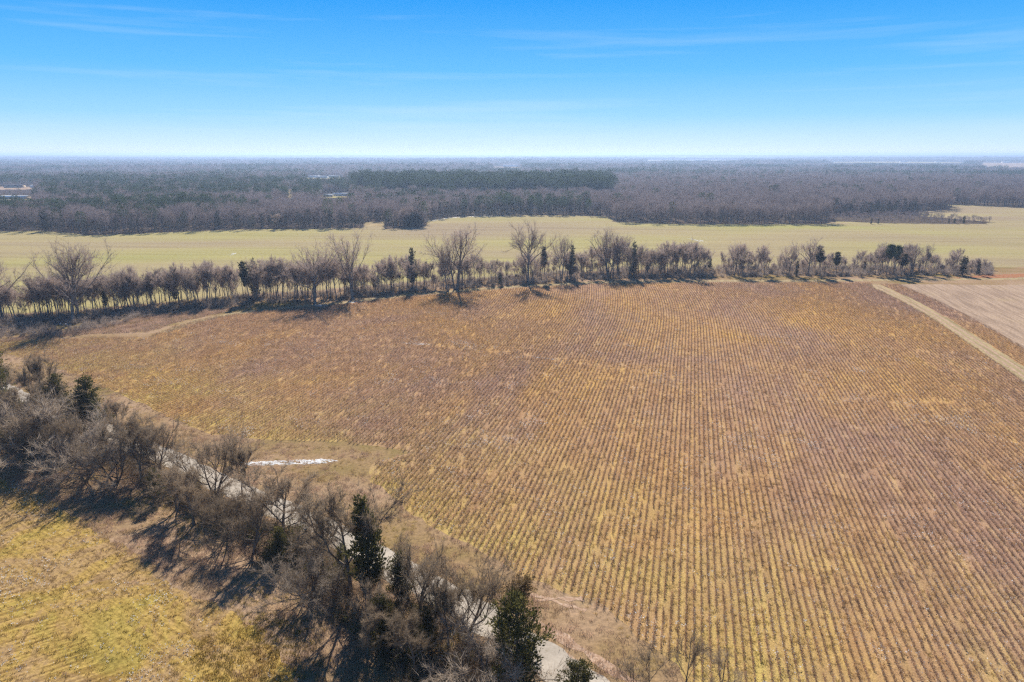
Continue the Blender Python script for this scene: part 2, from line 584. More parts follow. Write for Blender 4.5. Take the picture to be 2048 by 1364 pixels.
M = {k: material(k, f) for k, f in dict(
    verge=m_verge, cotton_soil=m_cotton_soil, stalk=m_stalk, weed=m_weed, olive_tuft=m_olive_tuft, husk=m_husk, stub=m_stub, straw=m_straw, lint=m_lint, stubble=m_stubble,
    pasture=m_pasture, tilled=m_tilled, lane=m_lane, road=m_road, dirt=m_dirt, clay=m_clay, snow=m_snow, forest_floor=m_floor,
    bark=bark((0.13, 0.098, 0.075), (0.25, 0.20, 0.16)), twig=bark((0.25, 0.18, 0.115), (0.39, 0.30, 0.21), 0.38),
    pale_twig=bark((0.31, 0.24, 0.175), (0.46, 0.375, 0.295), 0.38),
    row_bark=bark((0.15, 0.125, 0.11), (0.27, 0.235, 0.205)), row_twig=bark((0.32, 0.24, 0.195), (0.47, 0.37, 0.31), 0.48),
    far_twig=bark((0.16, 0.122, 0.115), (0.28, 0.222, 0.21), 0.4), far_bark=bark((0.13, 0.11, 0.10), (0.22, 0.19, 0.17)),
    cedar=leafy([(0.3, (0.030, 0.034, 0.013)), (0.5, (0.095, 0.088, 0.028)), (0.7, (0.20, 0.165, 0.055))], 0.45),
    rusty=leafy([(0.3, (0.09, 0.058, 0.025)), (0.7, (0.21, 0.14, 0.06))], 0.4),
    row_cedar=leafy([(0.3, (0.035, 0.040, 0.024)), (0.7, (0.085, 0.078, 0.045))], 0.35),
    pine=leafy([(0.3, (0.034, 0.052, 0.020)), (0.7, (0.085, 0.110, 0.040))], 0.35),
    brush=bark((0.20, 0.145, 0.105), (0.34, 0.25, 0.18), 0.4), brush_leaf=leafy([(0.3, (0.17, 0.105, 0.045)), (0.7, (0.32, 0.21, 0.085))], 0.4),
    row_brush=bark((0.30, 0.235, 0.195), (0.46, 0.38, 0.325), 0.45), row_litter=leafy([(0.3, (0.24, 0.165, 0.10)), (0.7, (0.40, 0.30, 0.19))], 0.45),
    green_leaf=leafy([(0.3, (0.05, 0.058, 0.018)), (0.7, (0.12, 0.115, 0.038))], 0.35),
    white_wall=plain((0.72, 0.70, 0.66)), tan_wall=plain((0.48, 0.38, 0.27)), metal_roof=plain((0.80, 0.80, 0.80)), shingle=plain((0.22, 0.19, 0.18)),
    window_glass=plain((0.06, 0.07, 0.09)),
).items()}

# ------------------------------------------------------------------ the ground
def axis(parts):
    out = []
    for a, b, s in parts:
        out.append(np.arange(a, b, s))
    out.append([parts[-1][1]])
    return np.concatenate(out)


def grid(xs, ys, z):
    X, Y = np.meshgrid(xs, ys)
    v = np.stack([X, Y, z(X, Y)], -1).reshape(-1, 3)
    nx, ny = len(xs), len(ys)
    i = (np.arange(ny - 1)[:, None] * nx + np.arange(nx - 1)[None, :]).ravel()
    return v, np.stack([i, i + 1, i + nx + 1, i + nx], -1)


xs = axis([(-16000, -4000, 500), (-4000, -1500, 125), (-1500, 1500, 60), (1500, 4000, 125), (4000, 16000, 500)])
ys = axis([(-1500, 300, 300), (300, 3000, 60), (3000, 7000, 160), (7000, 17000, 400)])
gv, gf = grid(xs, ys, gz)
tag(mobj('ground', mesh_from('ground', gv, gf, M['forest_floor'], True)), kind='structure')


def jitter_poly(poly, step=2.0, amp=0.5, seed=0):
    """walk round the polygon and make its edge uneven"""
    r = np.random.default_rng(seed)
    out = []
    for a, b in zip(poly, np.roll(poly, -1, axis=0)):
        n = max(1, int(np.hypot(*(b - a)) / step))
        t = np.arange(n) / n
        q = a + t[:, None] * (b - a)
        nrm = np.array([-(b - a)[1], (b - a)[0]]) / (np.hypot(*(b - a)) + 1e-9)
        q = q + nrm * (r.normal(0, amp, n) + amp * 1.4 * np.sin(t * n * step / 9.0 + r.uniform(0, 6)))[:, None]
        out.append(q)
    return np.concatenate(out)


def sheet(name, poly, z, mat, step=2.0, amp=0.5, seed=0, **kw):
    import bmesh
    p = jitter_poly(np.asarray(poly), step, amp, seed)
    bm = bmesh.new()
    vs = [bm.verts.new((x, y, z)) for x, y in p]
    ed = [bm.edges.new((vs[i], vs[(i + 1) % len(vs)])) for i in range(len(vs))]
    bmesh.ops.triangle_fill(bm, use_beauty=True, use_dissolve=False, edges=ed, normal=(0, 0, 1))
    for f in bm.faces:
        if f.normal.z < 0:
            f.normal_flip()
    me = bpy.data.meshes.new(name)
    bm.to_mesh(me)
    bm.free()
    me.materials.append(mat)
    o = mobj(name, me)
    kw.setdefault('kind', 'structure')
    return tag(o, **kw)


def strip(name, line, width, z, mat, amp=0.25, seed=0, **kw):
    """a band of ground along a line, with ragged edges"""
    line = np.asarray(line, float)
    seg = np.hypot(*np.diff(line, axis=0).T)
    s = np.concatenate([[0], np.cumsum(seg)])
    n = int(s[-1] / 1.5)
    t = np.linspace(0, s[-1], n)
    q = np.stack([np.interp(t, s, line[:, 0]), np.interp(t, s, line[:, 1])], -1)
    k = np.ones(9) / 9
    for c in range(2):
        q[:, c] = np.convolve(np.pad(q[:, c], 4, 'edge'), k, 'valid')
    d = np.gradient(q, axis=0)
    d /= np.hypot(*d.T)[:, None]
    nr = np.stack([-d[:, 1], d[:, 0]], -1)
    r = np.random.default_rng(seed)
    w = np.broadcast_to(np.interp(t, s, width) if np.ndim(width) else width, (n,))
    L = q + nr * (w / 2 + r.normal(0, amp, n))[:, None]
    R = q - nr * (w / 2 + r.normal(0, amp, n))[:, None]
    v = np.concatenate([np.c_[R, np.full(n, z)], np.c_[L, np.full(n, z)]])
    i = np.arange(n - 1)
    o = mobj(name, mesh_from(name, v, np.stack([i, i + 1, i + n + 1, i + n], -1), mat))
    kw.setdefault('kind', 'structure')
    return tag(o, **kw)


# wide dry verge under the whole near landscape
verge_poly = np.array([(-330, 20), (330, 20), (520, 360), (520, 372), (-520, 372), (-520, 150)], float)
sheet('verge', verge_poly, 0.004, M['verge'], 20, 0.0)

# row direction of the crop: 14.5 degrees east of the view, easing to 6 near the far headland
YT = np.arange(-50, 420, 1.0)
AZT = np.radians(14.5 - 8.5 * sstep(215, 305, YT))
FT = np.concatenate([[0], np.cumsum(np.tan(AZT[:-1]))])
FT -= np.interp(0, YT, FT)


def F(y):
    return np.interp(y, YT, FT)


def along_row(u, v, ys_):
    x, y = G(u, v)
    return np.stack([x - F(y) + F(ys_), ys_], -1)


lane_ys = np.arange(311, 90, -8.0)
lane_L = along_row(2016, 742, lane_ys)
lane_R = along_row(2060, 742, lane_ys)
crop2_R = along_row(2122, 742, lane_ys)
top_px = [(-260, 700), (-60, 690), (60, 680), (200, 676), (300, 674), (350, 652), (430, 634), (520, 623), (630, 614), (700, 607), (800, 595), (900, 587),
          (1000, 579), (1060, 575), (1200, 568), (1400, 566), (1600, 566), (1740, 564)]
bot_px = [(2100, 1500), (1560, 1500), (1440, 1400), (1330, 1310), (1230, 1235), (1150, 1185), (1010, 1135), (900, 1068), (800, 1005), (742, 965), (752, 925), (830, 905),
          (700, 884), (520, 878), (430, 868), (340, 836), (270, 800), (190, 768), (90, 728), (0, 704), (-200, 720)]
crop_poly = np.concatenate([GP(top_px), lane_L[1:], GP(bot_px)])
sheet('cotton_field', crop_poly, 0.008, M['cotton_soil'], 2.0, 0.35, 1)
sheet('farm_lane', np.concatenate([lane_L, lane_R[::-1]]), 0.012, M['lane'], 2.0, 0.22, 2)
for off in (0.33, 0.68):
    strip('wheel_rut', (lane_L * (1 - off) + lane_R * off), 0.75, 0.018, M['dirt'], 0.16, int(off * 100))
crop2_poly = np.concatenate([lane_R, crop2_R[::-1]])
sheet('crop_strip', crop2_poly, 0.008, M['cotton_soil'], 2.0, 0.3, 3)
tilled_poly = np.concatenate([crop2_R, [(330, 90), (420, 311)]])
sheet('tilled_field', tilled_poly, 0.012, M['tilled'], 3.0, 0.4, 4)
# pale headland along the far end of the rows
head_px = [(318, 668), (350, 655), (430, 633), (520, 620), (630, 611), (700, 604), (800, 592), (900, 583), (1000, 575), (1060, 571), (1200, 564), (1400, 561.5), (1600, 561.5), (1760, 560), (2100, 557)]
strip('headland', GP(head_px), 4.2, 0.016, M['lane'], 0.5, 5)

road_px = [(-200, 690), (0, 775), (100, 824), (200, 858), (320, 908), (400, 945), (480, 985), (640, 1052), (760, 1120), (880, 1184), (970, 1240), (1110, 1325), (1230, 1420), (1400, 1560)]
ROAD = GP(road_px)
strip('road', ROAD, 5.2, 0.02, M['road'], 0.22, 6)
DITCH = GP([(1000, 1195), (1060, 1232), (1120, 1280), (1190, 1318), (1250, 1352), (1330, 1410)])
strip('ditch_track', DITCH, 1.5, 0.024, M['dirt'], 0.3, 7)
strip('wheel_track', GP([(1030, 1180), (1075, 1186), (1120, 1195), (1160, 1212), (1195, 1236)]), 0.7, 0.024, M['dirt'], 0.25, 8)
strip('wheel_track', GP([(1040, 1196), (1090, 1205), (1135, 1212), (1172, 1200), (1190, 1188)]), 0.6, 0.028, M['dirt'], 0.25, 9)
strip('road_shoulder', GP([(1010, 1236), (1080, 1280), (1150, 1330), (1230, 1390)]), 1.2, 0.016, M['dirt'], 0.35, 10)

left_px = [(-260, 925), (0, 950), (60, 982), (130, 1028), (220, 1085), (310, 1146), (420, 1212), (500, 1262), (560, 1325), (590, 1364), (640, 1500), (-500, 1500)]
left_poly = GP(left_px)
sheet('stubble_field', left_poly, 0.008, M['stubble'], 1.5, 0.5, 11)

patch_poly = GP([(300, 1420), (345, 1300), (430, 1246), (520, 1236), (600, 1262), (636, 1318), (648, 1364), (660, 1420)])

# the pale field beyond the tree row, up to the edge of the woods
far_px = [(-700, 452), (-200, 458), (0, 463), (95, 462), (190, 471), (300, 466), (480, 459), (600, 458), (725, 456), (732, 444), (766, 443), (772, 458), (848, 456), (856, 441), (905, 434),
          (1060, 430.5), (1150, 431), (1216, 433), (1224, 443), (1290, 447), (1500, 449), (1652, 448), (1672, 443), (1790, 447), (1960, 448), (1985, 444), (1840, 432), (1835, 424),
          (1905, 420), (1900, 412), (1880, 408), (2060, 416), (2400, 424)]
back_px = [(2400, 532), (1985, 535), (1500, 538), (1220, 541), (1060, 550), (900, 560), (710, 574), (630, 581), (500, 588), (330, 604), (150, 620), (0, 628), (-140, 640), (-700, 680)]
far_poly = np.concatenate([GP(far_px), GP(back_px)])
sheet('pasture', far_poly, 0.006, M['pasture'], 6.0, 0.8, 12)
sheet('clay_bank', GP([(1905, 556), (1985, 549), (2060, 547), (2200, 547), (2200, 553), (2060, 554), (1985, 556)]), 0.02, M['clay'], 2.0, 0.5, 13)
sheet('sand_patch', GP([(730, 453), (736, 445), (766, 444), (769, 452)]), 0.012, M['lane'], 3.0, 0.6, 14)
sheet('sand_patch', GP([(1645, 447.5), (1662, 444.5), (1700, 447.0), (1690, 448.6)]), 0.012, M['lane'], 3.0, 0.6, 15)


def country(name, px, mat, lift=0.7):
    """open ground in the rolling country beyond, following the relief"""
    p = GP(px)
    lo, hi = p.min(0), p.max(0)
    s = max(12.0, (hi - lo).max() / 40)
    v, f = grid(np.arange(lo[0], hi[0] + s, s), np.arange(lo[1], hi[1] + s, s), lambda a, b: gz(a, b) + lift)
    cen = v[f].mean(1)[:, :2]
    f = f[inside(cen, p)]
    return tag(mobj(name, mesh_from(name, v, f, mat)), kind='structure'), p


CLEAR = []
for px, mt in (([(-300, 401), (70, 401), (62, 392), (-300, 390)], 'pasture'), ([(-100, 380), (60, 380), (80, 373), (-100, 372)], 'tilled'),
               ([(1940, 379.5), (2150, 380.5), (2150, 377), (1940, 377.5)], 'tilled'), ([(1960, 332), (2250, 334), (2250, 326), (1960, 326)], 'tilled'),
               ([(640, 397), (705, 397), (700, 391), (645, 391)], 'pasture'), ([(610, 358), (690, 358), (690, 354), (610, 354)], 'pasture'),
               ([(985, 336), (1045, 336), (1045, 333), (985, 333)], 'tilled'), ([(1290, 323), (1480, 323), (1480, 320.8), (1290, 320.8)], 'pasture'),
               ([(574, 398), (590, 398), (584, 380), (576, 380)], 'lane'),
               ([(1660, 326), (1930, 327), (1930, 324.4), (1660, 324.0)], 'pasture')):
    _, p = country('clearing', px, M[mt])
    CLEAR.append(p)

# ------------------------------------------------------------------ trees
UP = np.array([0, 0, 1.0])


def unit(a):
    return a / (np.linalg.norm(a) + 1e-9)


def wander(rng, start, d, length, n, trop, wob):
    pts = [np.array(start, float)]
    d = unit(np.asarray(d, float))
    for _ in range(n):
        d = unit(d + UP * trop / n + rng.normal(0, wob, 3) / math.sqrt(n))
        pts.append(pts[-1] + d * length / n)
    return np.array(pts)


def bare_tree(seed, h, spread, first, limbs, stems=1, lean=0.12, elev=(35, 65), subs=6, subsub=3, twigs=2400, tw=(0.5, 1.1), tww=0.035,
              r0=0.2, trop=0.8, wob=0.35, stemh=0.86, mats=('bark', 'twig'), ks=(6, 4, 3)):
    """a winter tree: trunk and limbs, then fine branches and twigs; returns two meshes"""
    rng = np.random.default_rng(seed)
    tr, cr = MB(), MB()
    P, D, W = [], [], []
    for s in range(stems):
        a = rng.uniform(0, 6.28)
        l = lean * (1.0 if stems == 1 else 2.2)
        d0 = np.array([math.cos(a) * l, math.sin(a) * l, 1])
        hs = h * stemh * (1 if s == 0 else rng.uniform(0.75, 0.98))
        rs = r0 * (1 if s == 0 else rng.uniform(0.6, 0.9))
        st = np.array([math.cos(a), math.sin(a), 0]) * (0 if stems == 1 else rs * 1.1)
        t = wander(rng, st - UP * 0.3, d0, hs + 0.3, 9, 0.25, wob * 0.35)
        rr = np.linspace(1, 0.16, 10) ** 0.9 * rs
        rr[0] *= 1.5
        tr.tube(t, rr, ks[0])
        P.append(t[7:]); D.append(np.gradient(t, axis=0)[7:]); W.append(np.full(3, hs / 9))
        ga = rng.uniform(0, 6.28)
        for i in range(limbs):
            q = first + (0.90 - first) * (i + rng.uniform(0, 0.8)) / limbs
            k = q * 9
            j = min(int(k), 8)
            p0 = t[j] + (t[j + 1] - t[j]) * (k - j)
            ga += 2.4 + rng.normal(0, 0.5)
            e = math.radians(elev[0] + (elev[1] - elev[0]) * (q - first) / (1 - first) + rng.normal(0, 8))
            L = min((1.03 - q) * h / math.sin(max(0.5, e + 0.22)), spread * 1.6) * rng.uniform(0.72, 1.0)
            L = max(L, h * 0.22)
            lim = wander(rng, p0, (math.cos(ga) * math.cos(e), math.sin(ga) * math.cos(e), math.sin(e)), L, 6, trop, wob)
            lr = np.interp(k, np.arange(10), rr) * rng.uniform(0.5, 0.8)
            lr = max(lr, 0.02)
            tr.tube(lim, np.linspace(lr, lr * 0.22, 7), ks[1])
            dl = np.gradient(lim, axis=0)
            for b in range(subs):
                w = 0.22 + 0.75 * (b + rng.uniform(0, 0.9)) / subs
                kk = w * 6
                jj = min(int(kk), 5)
                pb = lim[jj] + (lim[jj + 1] - lim[jj]) * (kk - jj)
                db = unit(unit(dl[jj]) + rng.normal(0, 0.42, 3) + UP * 0.1)
                Lb = L * rng.uniform(0.28, 0.48) * (1.2 - 0.62 * w)
                br = wander(rng, pb, db, Lb, 4, trop * 0.6, wob * 1.1)
                b0 = max(0.014, lr * 0.42 * (1 - 0.55 * w))
                cr.tube(br, np.linspace(b0, b0 * 0.35, 5), ks[2])
                P.append(br); D.append(np.gradient(br, axis=0)); W.append(np.full(5, Lb / 5))
                for c in range(subsub):
                    z = rng.integers(1, 5)
                    dc = unit(unit(br[z] - br[z - 1]) + rng.normal(0, 0.6, 3) + UP * 0.1)
                    Lc = Lb * rng.uniform(0.35, 0.65)
                    bs = wander(rng, br[z], dc, Lc, 3, trop * 0.5, wob)
                    cr.tube(bs, np.linspace(b0 * 0.5, b0 * 0.2, 4), 3)
                    P.append(bs); D.append(np.gradient(bs, axis=0)); W.append(np.full(4, Lc / 4))
    P, D = np.concatenate(P), np.concatenate(D)
    D = D / (np.linalg.norm(D, axis=1)[:, None] + 1e-9)
    W = np.concatenate(W)
    i = rng.choice(len(P), twigs, p=W / W.sum())
    d = D[i] + rng.normal(0, 0.55, (twigs, 3)) + UP * 0.25
    cr.blades(P[i] + rng.normal(0, 0.05, (twigs, 3)), d, rng.uniform(tw[0], tw[1], twigs), tww * rng.uniform(0.6, 1.2, twigs), rng)
    return tr.mesh('trunk', M[mats[0]], True), cr.mesh('crown', M[mats[1]])


def cedar_tree(seed, h, w, sprays, base=0.04, leaf=(0.22, 0.5), lw=0.13, mats=('bark', 'cedar'), power=0.75, ragged=0.3, r0=0.16):
    """red cedar: one stem, ascending boughs thick with small sprays"""
    rng = np.random.default_rng(seed)
    tr, cr = MB(), MB()
    t = wander(rng, (0, 0, -0.3), (rng.normal(0, 0.03), rng.normal(0, 0.03), 1), h + 0.2, 8, 0.2, 0.05)
    tr.tube(t, np.linspace(1, 0.1, 9) * r0, 6)
    P, D, S = [], [], []
    nb = 80
    for i in range(nb):
        q = base + (0.985 - base) * ((i + rng.uniform(0, 1)) / nb)
        p0 = np.array([np.interp(q * 8, np.arange(9), t[:, c]) for c in range(3)])
        prof = (1 - q) ** power * min(1.0, (q - base) / 0.12 + 0.55)
        L = max(0.25, w * prof * rng.uniform(1 - ragged, 1 + ragged))
        a = i * 2.399 + rng.normal(0, 0.4)
        e = math.radians(rng.uniform(10, 45))
        b = wander(rng, p0, (math.cos(a) * math.cos(e), math.sin(a) * math.cos(e), math.sin(e)), L, 4, 0.5, 0.2)
        tr.tube(b, np.linspace(0.035, 0.01, 5), 3)
        n = max(3, int(10 * L))
        u = rng.uniform(0.25, 1.0, n) * 4
        j = np.minimum(u.astype(int), 3)
        pp = b[j] + (b[j + 1] - b[j]) * (u - j)[:, None]
        P.append(pp + rng.normal(0, 0.10 + 0.12 * L / w, (n, 3)))
        D.append(np.repeat(unit(b[-1] - b[0])[None], n, 0))
    P, D = np.concatenate(P), np.concatenate(D)
    i = rng.integers(0, len(P), sprays)
    d = D[i] * 0.8 + rng.normal(0, 0.6, (sprays, 3)) + UP * 0.45
    cr.leaves(P[i] + rng.normal(0, 0.12, (sprays, 3)), d, rng.uniform(leaf[0], leaf[1], sprays), lw * rng.uniform(0.6, 1.3, sprays), rng)
    return tr.mesh('trunk', M[mats[0]], True), cr.mesh('crown', M[mats[1]])


def pine_tree(seed, h, w, clumps, first=0.55, leaf=0.55, lw=0.2, mats=('row_bark', 'pine'), r0=0.2, per=22):
    """loblolly pine: tall bare stem, tufted rounded crown"""
    rng = np.random.default_rng(seed)
    tr, cr = MB(), MB()
    t = wander(rng, (0, 0, -0.3), (rng.normal(0, 0.04), rng.normal(0, 0.04), 1), h, 8, 0.2, 0.08)
    tr.tube(t, np.linspace(1, 0.2, 9) * r0, 6)
    for i in range(clumps):
        q = first + (1 - first) * (i + rng.uniform(0, 1)) / clumps
        p0 = np.array([np.interp(q * 8, np.arange(9), t[:, c]) for c in range(3)])
        s = (q - first) / (1 - first)
        L = w * math.sqrt(max(0.05, 1 - (1.7 * s - 0.75) ** 2)) * rng.uniform(0.6, 1.1)
        a = i * 2.399 + rng.normal(0, 0.4)
        e = math.radians(rng.uniform(0, 40))
        b = wander(rng, p0, (math.cos(a) * math.cos(e), math.sin(a) * math.cos(e), math.sin(e)), L, 3, 0.4, 0.3)
        tr.tube(b, np.linspace(0.06, 0.02, 4), 3)
        for c in b[1:]:
            d = rng.normal(0, 1, (per, 3)) + UP * 0.5
            cr.leaves(c + rng.normal(0, 0.28, (per, 3)), d, leaf * rng.uniform(0.6, 1.2, per), lw, rng)
    return tr.mesh('trunk', M[mats[0]], True), cr.mesh('crown', M[mats[1]])


def shrub(seed, h, w, n, leaves=0, mats=('brush', 'brush_leaf')):
    """a mound of arching stems"""
    rng = np.random.default_rng(seed)
    b = MB()
    k = 12
    P, D = [], []
    for i in range(k):
        a = rng.uniform(0, 6.28)
        e = math.radians(rng.uniform(35, 85))
        s = wander(rng, rng.normal(0, 0.15, 3) * [1, 1, 0], (math.cos(a) * math.cos(e), math.sin(a) * math.cos(e), math.sin(e)), h * rng.uniform(0.7, 1.15) * (w / h if e < 0.9 else 1), 5, -0.5, 0.35)
        b.tube(s, np.linspace(0.03, 0.01, 6), 3)
        P.append(s[1:]); D.append(np.gradient(s, axis=0)[1:])
    P, D = np.concatenate(P), np.concatenate(D)
    i = rng.integers(0, len(P), n)
    p = P[i] + rng.normal(0, 0.18 * w, (n, 3)) * [1, 1, 0.6]
    p[:, 2] = np.abs(p[:, 2])
    b.blades(p, D[i] / np.linalg.norm(D[i], axis=1)[:, None] + rng.normal(0, 0.6, (n, 3)) + UP * 0.3, rng.uniform(0.4, 0.95, n), 0.035, rng)
    if leaves:
        i = rng.integers(0, len(P), leaves)
        p = P[i] + rng.normal(0, 0.22 * w, (leaves, 3)) * [1, 1, 0.6]
        p[:, 2] = np.abs(p[:, 2])
        b.leaves(p, rng.normal(0, 1, (leaves, 3)), rng.uniform(0.15, 0.32, leaves), 0.13, rng, 1)
    return b.mesh('shrub', [M[m] for m in mats])


def top_of(pair):
    z = np.zeros(len(pair[1].vertices) * 3, np.float32)
    pair[1].vertices.foreach_get('co', z)
    return float(np.percentile(z[2::3], 99.7))


def place_tree(name, meshes, x, y, z, rz, sxy, sz, label, cat='tree', group=None, tilt=(0, 0)):
    o = link(bpy.data.objects.new(name, None))
    o.empty_display_size = 0.5
    o.location = (x, y, z)
    o.rotation_euler = (tilt[0], tilt[1], rz)
    o.scale = (sxy, sxy, sz)
    tag(o, label, cat, group)
    mobj('trunk', meshes[0], o)
    mobj('crown', meshes[1], o)
    return o


# ---- prototypes, all 10 m tall or so and scaled where they stand
HEDGE = [bare_tree(100 + i, 10, sp, fi, li, st, 0.14, el_, 7, 4, 6800, (0.45, 1.0), 0.036, 0.19, tp, 0.45, sh, ('bark', 'twig'))
         for i, (sp, fi, li, st, el_, tp, sh) in enumerate([
             (4.6, 0.26, 9, 1, (28, 66), 0.6, 0.66), (4.4, 0.32, 9, 1, (45, 70), 0.5, 0.74), (4.8, 0.22, 6, 3, (30, 64), 0.6, 0.62),
             (3.6, 0.35, 9, 1, (50, 72), 0.5, 0.80), (4.6, 0.20, 7, 2, (28, 62), 0.6, 0.66)])]
PALE = [bare_tree(130 + i, 8, 4.4, 0.12, 7, 3, 0.3, (12, 58), 8, 4, 6800, (0.5, 1.1), 0.036, 0.15, 0.4, 0.5, 0.6, ('bark', 'pale_twig')) for i in range(2)]
SAPL = [bare_tree(140 + i, 8, 2.4, 0.30, 7, 1, 0.06, (48, 72), 5, 3, 1600, (0.35, 0.8), 0.026, 0.09, 0.6, 0.4, 0.85) for i in range(2)]
SLIM = [bare_tree(200 + i, 16, sp, fi, 8, st, 0.07, (54, 78), 6, 3, 3600, (0.8, 1.7), 0.052, 0.19, 0.5, 0.36, sh, ('row_bark', 'row_twig'), (5, 4, 3))
        for i, (sp, fi, st, sh) in enumerate([(5.0, 0.40, 1, 0.78), (4.4, 0.36, 1, 0.82), (5.0, 0.34, 2, 0.74), (4.6, 0.48, 1, 0.82), (5.6, 0.30, 1, 0.74), (4.6, 0.28, 2, 0.74), (5.6, 0.44, 1, 0.74)])]
TALL = [bare_tree(300 + i, 28, sp, fi, li, st, 0.07, el_, 8, 4, 5600, (0.9, 2.1), 0.055, 0.50, tp, 0.30, sh, ('row_bark', 'row_twig'), (7, 5, 3))
        for i, (sp, fi, li, st, el_, sh, tp) in enumerate([
            (14, 0.28, 14, 1, (36, 74), 0.62, 0.15), (11, 0.30, 10, 2, (50, 76), 0.72, 0.15), (12, 0.38, 12, 1, (38, 74), 0.70, 0.2), (12, 0.26, 8, 3, (44, 72), 0.66, 0.2),
            (11, 0.32, 9, 2, (42, 74), 0.68, 0.25), (13, 0.33, 12, 1, (40, 70), 0.60, 0.1), (12, 0.24, 9, 2, (40, 76), 0.70, 0.3)])]
CEDAR = [cedar_tree(400 + i, 10, w, 6000, b, (0.2, 0.46), 0.12, ('bark', 'cedar'), pw, rg) for i, (w, b, pw, rg) in enumerate(
    [(2.2, 0.10, 0.60, 0.5), (2.8, 0.05, 0.45, 0.55), (2.5, 0.14, 0.38, 0.6), (2.0, 0.14, 0.65, 0.6)])]
RUSTY = [cedar_tree(430, 9, 2.9, 4200, 0.3, (0.2, 0.45), 0.12, ('bark', 'rusty'), 0.4, 0.55)]
RCED = [cedar_tree(450 + i, 14, w, 1300, b, (0.45, 0.95), 0.26, ('row_bark', 'row_cedar'), pw, 0.55, 0.16) for i, (w, b, pw) in enumerate(
    [(2.0, 0.12, 0.65), (2.4, 0.05, 0.5), (1.7, 0.35, 0.35), (2.2, 0.45, 0.4)])]
RPINE = [pine_tree(470 + i, 17, 3.0, 26, 0.55, 0.8, 0.3, ('row_bark', 'pine')) for i in range(2)]

# ---- roadside hedge in the foreground: (u, base v, top v, kind, variant, width factor, label)
ORD = ['first', 'second', 'third', 'fourth', 'fifth', 'sixth', 'seventh', 'eighth', 'ninth', 'tenth']


def nth(i):
    w = ['', 'first', 'second', 'third', 'fourth', 'fifth', 'sixth', 'seventh', 'eighth', 'ninth', 'tenth', 'eleventh', 'twelfth', 'thirteenth', 'fourteenth', 'fifteenth',
         'sixteenth', 'seventeenth', 'eighteenth', 'nineteenth', 'twentieth']
    return w[i] if i < len(w) else '%d%s' % (i, 'th' if 10 < i % 100 < 14 else {1: 'st', 2: 'nd', 3: 'rd'}.get(i % 10, 'th'))


